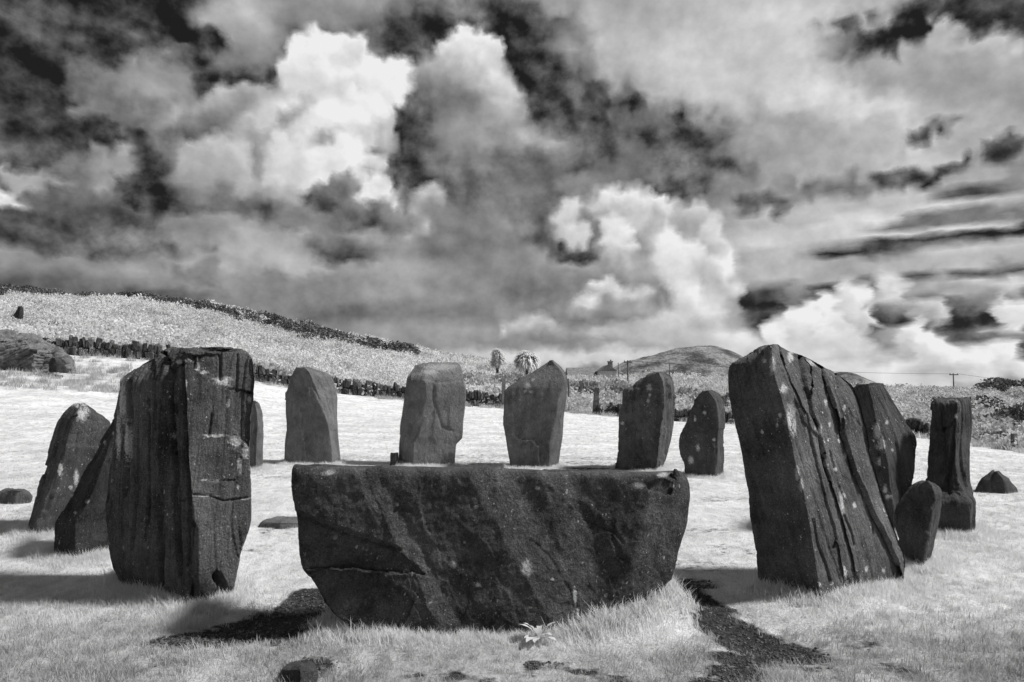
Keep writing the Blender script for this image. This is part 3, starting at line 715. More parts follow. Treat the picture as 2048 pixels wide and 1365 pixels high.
build_hill('hill', [(1160, 775), (1200, 752), (1225, 742), (1250, 728), (1275, 722), (1305, 716), (1335, 707), (1365, 700), (1395, 698), (1420, 697), (1437, 702), (1455, 709), (1475, 720), (1500, 735), (1540, 750), (1600, 765), (1680, 785)], 330, 60, mh, 31)
build_hill('hill', [(1560, 785), (1620, 765), (1670, 748), (1690, 747), (1710, 755), (1740, 766), (1790, 778), (1850, 792)], 210, 26, mh, 33)

# ------------------------------------------------------------------ standing stones
def interp_rows(rows, nv):
    rows = sorted(rows, key=lambda q: -q[0])
    arr = np.array([(q[0], q[1], q[2], q[3], q[4] if len(q) > 4 else 0.0, q[5] if len(q) > 5 else 0.0) for q in rows], float)
    py = arr[:, 0]
    t = np.r_[0, np.cumsum(np.abs(np.diff(py)) + .35 * np.abs(np.diff(arr[:, 1])) + .35 * np.abs(np.diff(arr[:, 3])) + 60 * np.abs(np.diff(arr[:, 4])))]
    t /= t[-1]
    s = np.linspace(0, 1, nv)
    out = np.stack([np.interp(s, t, arr[:, k]) for k in range(6)], -1)
    for _ in range(max(1, nv // 70)):
        o2 = out.copy(); o2[1:-1] = .25 * out[:-2] + .5 * out[1:-1] + .25 * out[2:]; out = o2
    return out

def cell_facets(p, scale, seed):
    """piecewise planar displacement: every cell tilts its own way"""
    q = p * scale; c = np.floor(q)
    best = np.full(len(p), 9e9); val = np.zeros(len(p)); second = np.full(len(p), 9e9)
    for dx in (-1, 0, 1):
        for dy in (-1, 0, 1):
            for dz in (-1, 0, 1):
                k = (c + np.array((dx, dy, dz))).astype(np.int64)
                h = _hash(k[:, 0], k[:, 1], k[:, 2], seed)
                o = np.stack([(h & 1023) / 1023., ((h >> 10) & 1023) / 1023., ((h >> 20) & 1023) / 1023.], -1)
                d = q - (k + o); d2 = (d ** 2).sum(-1)
                h2 = _hash(k[:, 0], k[:, 1], k[:, 2], seed + 77)
                g = np.stack([(h2 & 1023) / 511.5 - 1, ((h2 >> 10) & 1023) / 511.5 - 1, ((h2 >> 20) & 1023) / 511.5 - 1], -1)
                vv = (g * d).sum(-1) + ((h2 >> 5) & 255) / 255. * .5
                m = d2 < best
                second = np.where(m, best, np.minimum(second, d2))
                best = np.where(m, d2, best); val = np.where(m, vv, val)
    return val - .25

def seg_dist(px, py, line):
    d = np.full(px.shape, 1e9)
    for (x0, y0), (x1, y1) in zip(line[:-1], line[1:]):
        vx, vy = x1 - x0, y1 - y0; L2 = vx * vx + vy * vy + 1e-9
        t = np.clip(((px - x0) * vx + (py - y0) * vy) / L2, 0, 1)
        d = np.minimum(d, np.hypot(px - x0 - t * vx, py - y0 - t * vy))
    return d

def in_poly(px, py, poly):
    r = np.zeros(px.shape, bool); n = len(poly)
    for i in range(n):
        x0, y0 = poly[i]; x1, y1 = poly[(i + 1) % n]
        c = ((y0 > py) != (y1 > py)) & (px < (x1 - x0) * (py - y0) / (y1 - y0 + 1e-9) + x0)
        r ^= c
    return r

STONE_FEET = []; FRINGE = []
def stone(name, label, cat, rows, dm, dl, dr, th, mat, nu=150, nv=110, inset=(10, 10), axis=(0, 0, 1), facet=.02, facet_scale=2.4, fb=.012, strata=.006,
          cracks=(), recess=(), ramps=(), saw=(), lichens=(), seed=0, corner=None, group=None, sharp=2):
    R = interp_rows(rows, nv)
    py, xl, xm, xr, rec, tilt = R.T
    wm = np.clip((xm - xl) / np.maximum(xr - xl, 1e-3), 0, 1)
    def pt(px, dep, tl): return P(px, py + tl, dep)
    L = pt(xl, dl + rec, -tilt); M = pt(xm, dm + rec, -tilt * (1 - 2 * wm)); Rr = pt(xr, dr + rec, tilt)
    insL = inset[0] * np.clip((xr - xl) / (xr - xl).max(), .1, 1); insR = inset[1] * np.clip((xr - xl) / (xr - xl).max(), .1, 1)
    BR = pt(xr - insR, dr + th + rec * .3, tilt); BL = pt(xl + insL, dl + th + rec * .3, -tilt)
    ctrl = np.stack([L, M, Rr, BR, BL], 1)                       # nv, 5, 3
    seglen = np.linalg.norm(np.roll(ctrl, -1, 1) - ctrl, axis=-1).mean(0)
    wts = seglen * np.array([1.0, 1.0, .8, .35, .6]); cnt = np.maximum(4, np.round(nu * wts / wts.sum()).astype(int))
    ring = []
    for k in range(5):
        a = ctrl[:, k]; b = ctrl[:, (k + 1) % 5]
        t = (np.arange(cnt[k]) / cnt[k])[None, :, None]
        ring.append(a[:, None] * (1 - t) + b[:, None] * t)
    G = np.concatenate(ring, 1)
    nu = G.shape[1]
    for _ in range(sharp): G = .25 * np.roll(G, 1, 1) + .5 * G + .25 * np.roll(G, -1, 1)
    # close the top with shrinking rings
    cen = G[-1].mean(0)
    caps = [cen + (G[-1] - cen) * k for k in (.86, .66, .42, .2)]
    G = np.concatenate([G, np.stack(caps)], 0)
    nr = G.shape[0]
    V = np.vstack([G.reshape(-1, 3), [cen]])
    i, j = np.meshgrid(np.arange(nr - 1), np.arange(nu), indexing='ij')
    a = i * nu + j; b = i * nu + (j + 1) % nu
    Q = np.stack([a, b, b + nu, a + nu], -1).reshape(-1, 4)
    top = len(V) - 1
    T = [[(nr - 1) * nu + k, (nr - 1) * nu + (k + 1) % nu, top] for k in range(nu)]
    def normals(V):
        Gv = V[:-1].reshape(nr, nu, 3)
        du = np.roll(Gv, -1, 1) - np.roll(Gv, 1, 1)
        dv = np.empty_like(Gv); dv[1:-1] = Gv[2:] - Gv[:-2]; dv[0] = Gv[1] - Gv[0]; dv[-1] = V[-1] - Gv[-2]
        n = np.cross(du, dv); n /= np.linalg.norm(n, axis=-1, keepdims=True) + 1e-9
        for _ in range(2): n = (n + np.roll(n, 1, 1) + np.roll(n, -1, 1)); n /= np.linalg.norm(n, axis=-1, keepdims=True) + 1e-9
        return np.vstack([n.reshape(-1, 3), [[0, 0, 1]]])
    n = normals(V)
    ax = np.array(axis, float); ax /= np.linalg.norm(ax)
    al = V @ ax
    S = V - np.outer(al, ax) * .80                                # stretched along the stone's own grain
    d = np.zeros(len(V))
    d += facet * cell_facets(S + fbm(V * 3, 2, seed=seed + 3)[:, None] * .06, facet_scale, seed)
    d += facet * .4 * cell_facets(S + fbm(V * 6, 2, seed=seed + 5)[:, None] * .04, facet_scale * 2.7, seed + 9)
    d += fb * fbm(V * 3.5, 5, .55, seed=seed)
    # cleavage: parallel layers that end at slightly different depths
    ex = np.cross(ax, (0.0, 1.0, 0.0)); ex /= np.linalg.norm(ex)
    wv = fbm(S * 1.4, 3, .5, seed=seed + 41)
    for fq, am in ((7.0, 1.0), (17.0, .6), (37.0, .35)):
        c = V @ ex * fq + wv * fq * .05 + fbm(S * 5, 2, seed=seed + 44) * .3 + (V[:, 1] * .35 * fq)
        k = np.floor(c).astype(np.int64); zc = np.floor(al * .9 + 3.7 * (_hash(k, k * 0, k * 0, seed + 45) & 255) / 255.).astype(np.int64)
        h0 = (_hash(k, zc, k * 0, seed + 46) & 1023) / 511.5 - 1
        fr = c - k
        d += strata * am * (h0 - .55 * np.exp(-(np.minimum(fr, 1 - fr) / .10) ** 2))
    d += .006 * fbm(V * 17, 4, .62, seed=seed + 60) + .0045 * np.abs(fbm(V * 33, 3, .65, seed=seed + 61))
    qx, qy = proj(V)
    front = ((np.array((0, 0, CAMZ)) - V) * n).sum(-1) > 0
    ppm = F / max(dm, 1e-3)
    jx = fbm(V * 7, 5, .62, seed=seed + 80) * .035 * ppm; jy = fbm(V * 7, 5, .62, seed=seed + 81) * .035 * ppm
    for (line, w, dep) in cracks:
        dd = seg_dist(qx + jx * .3, qy + jy * .3, line)
        d -= np.where(front, .8 * dep * np.clip(1.25 - dd / (1.35 * w), 0, 1), 0)
    mid_y = V[:, 1].mean(); push = np.zeros(len(V))
    for (poly, dep) in recess:
        m = in_poly(qx + jx * 1.2, qy + jy * 1.2, poly) & (front | ((n[:, 2] > .3) & (V[:, 1] < mid_y)))
        push += np.where(m, dep, 0)
    for ((x0, y0), (x1, y1), w, dep) in ramps:                    # a plane that falls back to the right of a line (given top to bottom)
        L = math.hypot(x1 - x0, y1 - y0)
        sd = ((qx + jx - x0) * (y1 - y0) - (qy + jy - y0) * (x1 - x0)) / L
        push += dep * np.clip(sd / w, 0, 1)
    for (la, lb, amp) in saw:                                     # a slab that starts proud at one split and falls back towards the next
        ja = np.interp(qy, [q[1] for q in la], [q[0] for q in la]); jb = np.interp(qy, [q[1] for q in lb], [q[0] for q in lb])
        t = (qx + jx * .25 - ja) / np.maximum(jb - ja, 2.0)
        push += np.where((t >= 0) & (t < 1) & (front | ((n[:, 2] > .2) & (V[:, 1] < mid_y))), amp * t, 0)
    V = V + n * d[:, None]
    V[:, 1] += push; V[:, 0] += push * V[:, 0] / np.maximum(V[:, 1], 1); V[:, 2] += push * (V[:, 2] - CAMZ) / np.maximum(V[:, 1], 1)
    li = np.zeros(len(V))
    for (lx, ly, rx, ry) in lichens:
        li = np.maximum(li, np.where(front, 1.05 - .5 * np.hypot((qx + jx * .5 - lx) / rx, (qy + jy * .5 - ly) / ry), 0))
    li = np.clip(li, 0, 1)
    # the stone's foot on the ground
    base = P((R[1, 1] + R[1, 3]) / 2, R[1, 0], dm + th * .4)
    fx, fy = float(base[0]), float(base[1])
    org = np.array((fx, fy, float(ground_z(np.array([fx]), np.array([fy]))[0])))
    o = mesh_obj(name, V, Q.tolist() + T, mat, attrs={'lichen': li}, origin=org)
    tag(o, label, cat, group)
    if fy < 16:
        low = V[np.abs(V[:, 2] - org[2]) < .16]; low = low[::max(1, len(low) // 1500)]
        low = low[np.abs(low[:, 2] - ground_z(low[:, 0], low[:, 1])) < .05]
        if len(low) > 8: STONE_FEET.append(low[:, :2]); FRINGE.append(name == STN)
    return o

MS = mat_stone
STN = 'standing_stone'
stone(STN, 'wide low altar-like stone with flat top at the front centre of the circle', 'standing stone',
      [(1345, 760, 1180, 1240), (1285, 740, 1190, 1236), (1258, 706, 1205, 1250), (1228, 668, 1222, 1275), (1200, 646, 1236, 1312), (1182, 637, 1243, 1324), (1156, 621, 1252, 1340), (1138, 606, 1258, 1347), (1108, 600, 1268, 1352), (1076, 598, 1278, 1362),
       (1046, 596, 1286, 1370), (1029, 593, 1290, 1372), (1001, 585, 1297, 1374), (972, 584, 1306, 1372, 0, 3), (954, 586, 1314, 1368, 0, 6), (944, 588, 1316, 1362, .01, 8), (941, 590, 1314, 1357, .04, 9), (940, 592, 1312, 1352, .12, 9)],
      3.80, 3.84, 4.02, .42, MS('stone_altar', .020, .135, .50, 1.0, (.45, 0, 1), 1, .6), nu=560, nv=190, inset=(12, 30), axis=(-.45, 0, 1), facet=.015, facet_scale=2.0, fb=.030, strata=.001, seed=101, sharp=3,
      cracks=[([(592, 1029), (640, 1046), (700, 1066), (760, 1090), (800, 1100)], 4, .016), ([(786, 1024), (796, 1015), (822, 1022)], 2.5, .012), ([(620, 1141), (700, 1134), (760, 1148), (800, 1142)], 3.5, .012), ([(1060, 1080), (1095, 1110), (1140, 1180), (1150, 1230)], 2.5, .007), ([(1170, 1040), (1230, 1065), (1245, 1085)], 2.5, .008), ([(1150, 1180), (1158, 1230)], 2, .008)],
      ramps=[((925, 930), (1100, 1240), 80, .07), ((700, 930), (800, 1110), 40, .04), ((1110, 1050), (1170, 1240), 60, .035)],
      recess=[([(594, 1029), (700, 1068), (790, 1098), (850, 1150), (700, 1138), (600, 1140)], .02), ([(1295, 970), (1320, 955), (1345, 965), (1335, 990), (1300, 985)], .02), ([(606, 1140), (760, 1148), (830, 1200), (800, 1260), (650, 1240), (620, 1150)], .025)],
      lichens=[(905, 1130, 6, 5), (958, 1171, 5, 4), (795, 1008, 3, 3), (1052, 1135, 8, 14), (660, 946, 12, 5), (1275, 970, 14, 5), (1325, 952, 10, 3), (1340, 972, 4, 5), (1150, 1195, 3, 16), (1156, 1225, 2, 14), (1074, 975, 4, 3), (930, 1085, 2, 2), (1245, 1165, 2, 3), (1060, 1215, 3, 3), (1105, 1160, 4, 3)])

RL = [(1545, 690), (1545, 717), (1567, 811), (1584, 895), (1598, 953), (1621, 1057), (1636, 1154), (1640, 1200)]
RA = [(1557, 690), (1575, 750), (1611, 830), (1625, 890), (1645, 975), (1667, 1050), (1680, 1100), (1695, 1200)]
RB = [(1598, 690), (1603, 740), (1610, 775), (1621, 825), (1640, 875), (1652, 935), (1672, 990), (1690, 1050), (1705, 1110), (1722, 1200)]
RC = [(1640, 690), (1645, 732), (1656, 770), (1674, 815), (1690, 872), (1716, 950), (1752, 1030), (1785, 1095), (1800, 1132), (1822, 1200)]
RD = [(1700, 690), (1720, 745), (1740, 795), (1765, 865), (1780, 920), (1800, 1000), (1825, 1057), (1850, 1120), (1850, 1200)]
PA = [(264, 700), (262, 850), (256, 950), (248, 1100), (250, 1200)]
PB = [(308, 700), (311, 860), (318, 1000), (320, 1100), (323, 1200)]
PC = [(332, 700), (338, 760), (341, 880), (345, 990), (354, 1090), (360, 1200)]
PD = [(361, 700), (366, 790), (370, 900), (376, 1000), (390, 1060), (391, 1200)]
stone(STN, 'tall split pillar stone at the left front with deep vertical cracks', 'standing stone',
      [(1290, 240, 368, 462), (1215, 250, 372, 460), (1195, 250, 376, 462), (1165, 238, 384, 469), (1137, 226, 388, 476), (1090, 215, 390, 487), (1040, 212, 390, 500), (980, 214, 382, 500), (930, 219, 377, 499), (885, 225, 375, 498), (835, 226, 372, 500), (800, 231, 370, 506), (762, 241, 368, 508), (745, 262, 367, 507), (730, 288, 366, 506), (719, 308, 366, 504), (709, 318, 366, 500), (703, 326, 367, 494), (700, 340, 368, 486)],
      4.30, 4.72, 4.52, .42, MS('stone_pillar', .026, .15, .55, .9, (.02, 0, 1), 2, .16), nu=420, nv=300, inset=(20, 14), axis=(.02, 0, 1), facet=.018, facet_scale=2.4, fb=.010, strata=.009, seed=202, sharp=2, saw=[(PA, PB, .035), (PB, PC, .03), (PC, PD, .05)],
      cracks=[([(360, 700), (362, 740), (366, 790), (369, 850), (370, 905), (372, 960), (375, 990), (380, 1040), (391, 1060), (391, 1130), (390, 1205)], 3.4, .09), ([(342, 730), (336, 780), (337, 830), (342, 880), (345, 950), (344, 990), (350, 1030), (352, 1080), (357, 1120), (358, 1150)], 4.2, .10),
              ([(374, 1000), (376, 1050), (378, 1095), (375, 1130)], 2.4, .05), ([(328, 702), (333, 715), (340, 735)], 5, .05), ([(390, 703), (391, 735)], 2.5, .03), ([(441, 703), (442, 760)], 2.5, .03), ([(475, 710), (474, 780)], 2.2, .02), ([(322, 1090), (320, 1140), (324, 1200)], 3.5, .035),
              ([(385, 990), (420, 992), (450, 1002), (495, 996)], 1.6, .02), ([(415, 962), (470, 962)], 1.6, .014), ([(262, 760), (262, 850), (258, 930), (250, 990)], 3, .05), ([(435, 1155), (447, 1180), (440, 1190)], 7, .07), ([(320, 800), (321, 900), (320, 990), (318, 1060), (316, 1120)], 2.4, .04), ([(295, 800), (298, 900), (296, 1000), (290, 1080)], 2.2, .035), ([(275, 900), (272, 1000), (262, 1100)], 2.2, .03), ([(308, 740), (311, 860)], 2, .025), ([(425, 830), (420, 870)], 2.5, .015)],
      recess=[([(398, 690), (398, 745), (425, 756), (450, 762), (470, 778), (512, 790), (512, 690)], .035), ([(462, 778), (466, 860), (500, 900), (512, 900), (512, 785)], .045), ([(326, 690), (330, 715), (345, 727), (362, 735), (366, 690)], .03), ([(345, 720), (341, 900), (346, 1000), (370, 1000), (366, 735)], .025)],
      lichens=[(340, 870, 4, 9), (352, 722, 12, 4), (372, 766, 2.5, 7), (500, 800, 4, 5), (447, 762, 18, 8), (455, 809, 3, 6), (430, 872, 22, 3), (470, 884, 10, 8), (490, 905, 5, 14), (480, 930, 4, 14), (425, 961, 24, 2), (410, 992, 20, 2), (477, 975, 2, 5), (490, 998, 12, 2), (351, 1070, 3, 3), (351, 1031, 3, 3), (333, 705, 6, 4), (395, 735, 4, 8), (247, 800, 6, 40), (238, 870, 5, 40), (255, 885, 4, 34), (408, 745, 8, 4)])

stone(STN, 'massive leaning stone of parallel slabs with pale lichen at the right front', 'standing stone',
      [(1260, 1522, 1648, 1800), (1192, 1520, 1642, 1796), (1154, 1516, 1636, 1810), (1130, 1514, 1632, 1813), (1105, 1513, 1628, 1808), (1057, 1504, 1620, 1789), (1000, 1497, 1611, 1770), (953, 1488, 1598, 1756), (916, 1483, 1588, 1744), (865, 1473, 1578, 1735), (832, 1466, 1572, 1727), (795, 1459, 1563, 1717), (772, 1457, 1554, 1705), (758, 1456, 1550, 1687), (746, 1456, 1548, 1671), (735, 1457, 1546, 1648), (726, 1462, 1545, 1632), (716, 1479, 1544, 1612), (706, 1498, 1544, 1582), (698, 1511, 1543, 1568), (691, 1528, 1543, 1556)],
      4.42, 4.72, 4.86, .42, MS('stone_slabs', .035, .19, .62, 1.4, (-.30, 0, 1), 3, .2), nu=440, nv=300, inset=(22, 30), axis=(-.30, 0, 1), facet=.012, facet_scale=2.2, fb=.006, strata=.0028, seed=303, sharp=2, saw=[(RL, RA, .02), (RA, RB, .035), (RB, RC, .075), (RC, RD, .05)],
      cracks=[([(1599, 706), (1603, 740), (1610, 775), (1618, 800), (1621, 825), (1632, 850), (1640, 875), (1645, 905), (1652, 935), (1660, 960)], 2.8, 0.045), ([(1557, 688), (1563, 720), (1575, 750), (1584, 775)], 1.4, 0.030), ([(1645, 732), (1656, 770), (1668, 800), (1674, 815)], 1.7, 0.030), ([(1670, 742), (1676, 775)], 1.3, 0.022),
              ([(1612, 830), (1620, 862), (1625, 890), (1633, 920), (1645, 975), (1655, 1010), (1668, 1050), (1675, 1080), (1670, 1096)], 1.8, 0.034), ([(1687, 840), (1690, 872), (1704, 915), (1716, 950), (1735, 990), (1752, 1030), (1768, 1060), (1785, 1095), (1800, 1132)], 2.0, 0.038),
              ([(1738, 998), (1746, 1035), (1750, 1070)], 1.3, 0.022), ([(1627, 1040), (1636, 1085), (1650, 1125), (1662, 1168)], 1.9, 0.030), ([(1690, 1030), (1704, 1065), (1710, 1092)], 1.4, 0.022), ([(1712, 1150), (1722, 1190)], 3.3, 0.038), ([(1528, 688), (1524, 712)], 1.7, 0.022), ([(1543, 688), (1546, 706)], 1.7, 0.022), ([(1660, 900), (1672, 950), (1690, 1000)], 1.3, 0.015), ([(1600, 760), (1610, 800)], 1.1, 0.013)],
      recess=[([(1596, 700), (1604, 760), (1619, 805), (1624, 790), (1621, 745), (1611, 712)], .03), ([(1618, 820), (1646, 900), (1660, 960), (1668, 980), (1655, 930), (1640, 880), (1632, 840)], .03)],
      lichens=[(1580, 838, 7, 20), (1588, 852, 4, 14), (1566, 778, 6, 8), (1690, 1145, 3.5, 11), (1686, 994, 6, 8), (1684, 1005, 4, 20), (1710, 1012, 3, 5), (1660, 849, 2.5, 5), (1684, 863, 2.2, 6), (1693, 912, 2.2, 6), (1680, 883, 2.5, 4), (1672, 940, 3, 4), (1735, 1140, 3, 6), (1753, 1168, 3, 5), (1768, 1142, 3, 5), (1664, 1168, 3, 3), (1685, 1160, 3, 5), (1625, 722, 9, 9), (1580, 714, 5, 8), (1652, 805, 3, 7), (1690, 816, 3, 5), (1657, 790, 2, 4), (1595, 950, 4, 12), (1603, 972, 4, 10), (1640, 860, 3, 8), (1640, 1170, 3, 4), (1545, 730, 4, 14), (1531, 723, 4, 4), (1561, 832, 2.5, 5), (1555, 849, 2.5, 4)])

stone(STN, 'leaning stone at the far left with a round white lichen patch on top', 'standing stone',
      [(1110, 48, 66, 196), (1055, 54, 73, 198), (1007, 67, 90, 206), (959, 81, 108, 214), (930, 90, 117, 219), (897, 102, 129, 223), (855, 115, 140, 224), (845, 119, 143, 221), (832, 128, 149, 206), (820, 141, 156, 187), (812, 152, 161, 175)],
      6.45, 6.65, 6.9, .36, MS('stone_left', .022, .10, .62, .9, (.30, 0, 1), 4), nu=190, nv=130, axis=(.32, 0, 1), facet=.025, strata=.007, seed=404,
      cracks=[([(150, 830), (133, 880), (112, 950), (90, 1020)], 3, .03), ([(158, 860), (148, 910)], 2, .015)], lichens=[(164, 828, 10, 12), (160, 813, 10, 3), (152, 958, 4, 16), (120, 940, 4, 12), (140, 975, 4, 3)])
stone(STN, 'dark slanting stone half hidden behind the split pillar stone', 'standing stone',
      [(1150, 108, 150, 262), (1100, 108, 150, 256), (1084, 108, 150, 254), (1047, 111, 150, 252), (1000, 140, 178, 250), (930, 178, 206, 250), (880, 205, 222, 249), (855, 220, 231, 248), (840, 229, 236, 246)],
      5.55, 5.68, 5.95, .30, MS('stone_slant', .014, .05, .38, 1.4, (.45, 0, 1), 5), nu=150, nv=110, axis=(.45, 0, 1), facet=.025, strata=.007, seed=505, lichens=[(153, 1026, 3, 4), (176, 1005, 4, 4), (225, 865, 2, 4), (205, 885, 2, 4)])
stone(STN, 'slim grey stone peeping out behind the split pillar stone', 'standing stone',
      [(965, 490, 512, 527), (937, 492, 512, 527), (880, 492, 514, 529), (850, 492, 516, 530), (825, 494, 514, 527), (810, 499, 511, 521), (803, 504, 510, 516)],
      11.9, 12.0, 12.1, .30, MS('stone_grey_slim', .07, .17, .3, .5, (0, 0, 1), 6), nu=70, nv=60, inset=(2, 2), seed=606, facet=.03)
stone(STN, 'grey rear stone with sloping shoulder and diagonal edge, leftmost of the back row', 'standing stone',
      [(955, 568, 664, 682), (926, 570, 666, 680), (893, 570, 664, 677), (859, 574, 660, 675), (825, 571, 650, 674), (798, 571, 640, 675), (785, 572, 634, 673), (772, 578, 629, 670), (752, 583, 622, 664), (743, 587, 618, 648), (735, 592, 608, 618)],
      12.85, 12.95, 13.2, .45, MS('stone_rear_left', .09, .21, .3, .25, (0, 0, 1), 7, .65), nu=130, nv=100, inset=(5, 5), seed=707, facet=.030, facet_scale=1.6, strata=.002,
      cracks=[([(625, 770), (640, 800), (655, 830), (664, 862)], 3, .03)])
stone(STN, 'grey rear stone with a flat sloping top and square shoulders', 'standing stone',
      [(955, 793, 824, 908), (924, 795, 826, 910), (888, 796, 828, 914), (877, 797, 830, 926), (840, 802, 842, 928), (798, 808, 852, 932), (772, 811, 851, 931), (761, 812, 850, 928, .02), (752, 815, 848, 926, .10), (740, 823, 848, 925, .32), (730, 830, 854, 921, .45), (726, 846, 872, 914, .52)],
      12.75, 13.0, 12.9, .50, MS('stone_rear_square', .09, .22, .34, .4, (0, 0, 1), 8, .65), nu=150, nv=110, inset=(5, 5), seed=808, facet=.028, facet_scale=1.7, strata=.002,
      cracks=[([(866, 770), (866, 800), (876, 830), (884, 855), (905, 862)], 2.5, .02), ([(850, 758), (880, 765), (924, 760)], 2.5, .02), ([(826, 880), (842, 840)], 4, .03)], lichens=[(880, 735, 30, 6), (860, 745, 14, 5)])
stone(STN, 'pointed gable-shaped stone with a pale right flank in the back row', 'standing stone',
      [(960, 1019, 1097, 1120), (931, 1021, 1099, 1118), (901, 1017, 1100, 1122), (879, 1013, 1101, 1126), (846, 1007, 1109, 1128), (830, 1007, 1114, 1129), (797, 1008, 1116, 1134), (783, 1009, 1119, 1135), (775, 1015, 1123, 1135, .0), (765, 1031, 1128, 1135, .02), (756, 1046, 1129, 1134, .05), (745, 1064, 1124, 1130, .10), (735, 1080, 1117, 1122, .15), (727, 1091, 1108, 1112, .2), (721, 1099, 1103, 1106, .22)],
      12.3, 12.4, 12.75, .40, MS('stone_gable', .06, .17, .34, .5, (0, 0, 1), 9, .65), nu=150, nv=120, inset=(4, 4), seed=909, facet=.018, facet_scale=1.7, strata=.002, sharp=2,
      lichens=[(1061, 784, 4, 3), (1050, 783, 3, 3), (1055, 772, 6, 6), (1066, 760, 3, 3)])
stone(STN, 'dark stone with a stepped left shoulder and pale grooved right side in the back row', 'standing stone',
      [(965, 1230, 1312, 1322), (937, 1231, 1314, 1327), (917, 1235, 1317, 1336), (879, 1237, 1320, 1345), (846, 1238, 1325, 1350), (826, 1239, 1328, 1351), (812, 1245, 1330, 1352), (789, 1248, 1330, 1352), (780, 1249, 1330, 1351), (777, 1256, 1329, 1351), (774, 1268, 1329, 1350), (766, 1274, 1327, 1349), (757, 1284, 1323, 1346), (750, 1296, 1319, 1340), (746, 1308, 1318, 1330)],
      11.8, 12.15, 12.4, .40, MS('stone_step', .035, .14, .5, 1.3, (0, 0, 1), 10, .65), nu=150, nv=120, inset=(4, 4), seed=1010, facet=.03, strata=.007, sharp=2,
      cracks=[([(1338, 760), (1340, 840), (1334, 910)], 1.8, .03), ([(1330, 760), (1333, 850), (1325, 920)], 1.6, .02), ([(1267, 775), (1268, 800)], 2, .03)], lichens=[(1296, 802, 3, 3), (1300, 790, 3, 3), (1298, 775, 5, 6), (1245, 847, 4, 3)])
stone(STN, 'round-headed dark stone speckled with lichen, rightmost of the back row', 'standing stone',
      [(985, 1371, 1430, 1446), (952, 1371, 1432, 1446), (928, 1370, 1434, 1447), (911, 1362, 1436, 1447), (887, 1356, 1437, 1447), (870, 1360, 1437, 1447), (846, 1371, 1437, 1448), (819, 1381, 1435, 1449), (799, 1389, 1430, 1443), (788, 1395, 1422, 1434), (781, 1404, 1414, 1424)],
      10.85, 11.0, 11.15, .35, MS('stone_round', .03, .10, .5, 1.6, (0, 0, 1), 11, .65), nu=120, nv=90, inset=(4, 4), seed=1111, facet=.04, strata=.008,
      lichens=[(1396, 896, 4, 6), (1428, 880, 3, 3), (1408, 826, 3, 3), (1382, 920, 5, 6), (1390, 838, 2, 6)])
stone(STN, 'broad dark slab sloping down to the right, behind the leaning slab stone', 'standing stone',
      [(1100, 1718, 1788, 1822), (1055, 1720, 1790, 1822), (964, 1718, 1780, 1825), (926, 1715, 1775, 1829), (885, 1712, 1766, 1832), (871, 1710, 1762, 1829), (844, 1706, 1754, 1811), (822, 1704, 1749, 1798), (805, 1703, 1745, 1787), (783, 1702, 1740, 1774), (775, 1703, 1738, 1769), (768, 1710, 1737, 1762)],
      6.6, 6.85, 7.05, .30, MS('stone_back_slab', .024, .09, .55, 1.3, (-.28, 0, 1), 12), nu=170, nv=130, inset=(10, 8), axis=(-.28, 0, 1), seed=1212, facet=.025, strata=.007,
      cracks=[([(1750, 810), (1765, 850), (1775, 880)], 2.2, .02), ([(1755, 905), (1758, 940)], 2.5, .03), ([(1742, 780), (1752, 815)], 2.2, .02)], lichens=[(1776, 994, 5, 5), (1765, 889, 9, 12), (1755, 865, 7, 14), (1778, 845, 3, 4), (1757, 925, 3, 10), (1772, 980, 4, 6), (1790, 900, 2, 3)])
stone(STN, 'small rounded leaning stone with a pale right edge, beside the leaning slab stone', 'standing stone',
      [(1170, 1820, 1842, 1852), (1130, 1819, 1843, 1855), (1101, 1808, 1848, 1861), (1064, 1791, 1855, 1873), (1037, 1785, 1862, 1881), (1010, 1790, 1867, 1884), (996, 1806, 1869, 1883), (985, 1816, 1868, 1882), (976, 1825, 1864, 1878), (969, 1836, 1858, 1868), (966, 1846, 1856, 1861)],
      5.28, 5.44, 5.55, .20, MS('stone_small', .022, .13, .3, .4, (0, 0, 1), 13), nu=150, nv=110, inset=(5, 5), seed=1313, facet=.018, strata=.008, fb=.01, sharp=4)
stone(STN, 'upright dark stone on a block-like foot at the right, with a mossy top', 'standing stone',
      [(1100, 1852, 1942, 1952), (1060, 1852, 1944, 1952), (1010, 1851, 1944, 1953), (1003, 1851, 1943, 1953, .01), (998, 1851, 1938, 1951, .04), (985, 1850, 1928, 1946, .14), (964, 1850, 1915, 1940, .2), (935, 1854, 1912, 1938, .22), (894, 1857, 1912, 1939, .22), (864, 1859, 1912, 1942, .22), (835, 1863, 1913, 1942, .2), (818, 1863, 1915, 1941, .2), (809, 1864, 1915, 1941, .2), (801, 1874, 1912, 1939, .23), (796, 1888, 1910, 1934, .28)],
      6.45, 6.62, 6.7, .32, MS('stone_right_foot', .022, .10, .26, .5, (0, 0, 1), 14), nu=190, nv=150, inset=(5, 5), seed=1414, facet=.03, strata=.007,
      cracks=[([(1908, 855), (1906, 890), (1900, 930), (1895, 960)], 4, .05), ([(1882, 815), (1880, 850), (1885, 860)], 4, .04), ([(1885, 858), (1900, 850), (1920, 825)], 3, .025)], lichens=[(1905, 803, 10, 4), (1912, 832, 4, 4)])
LOW = 'boulder'
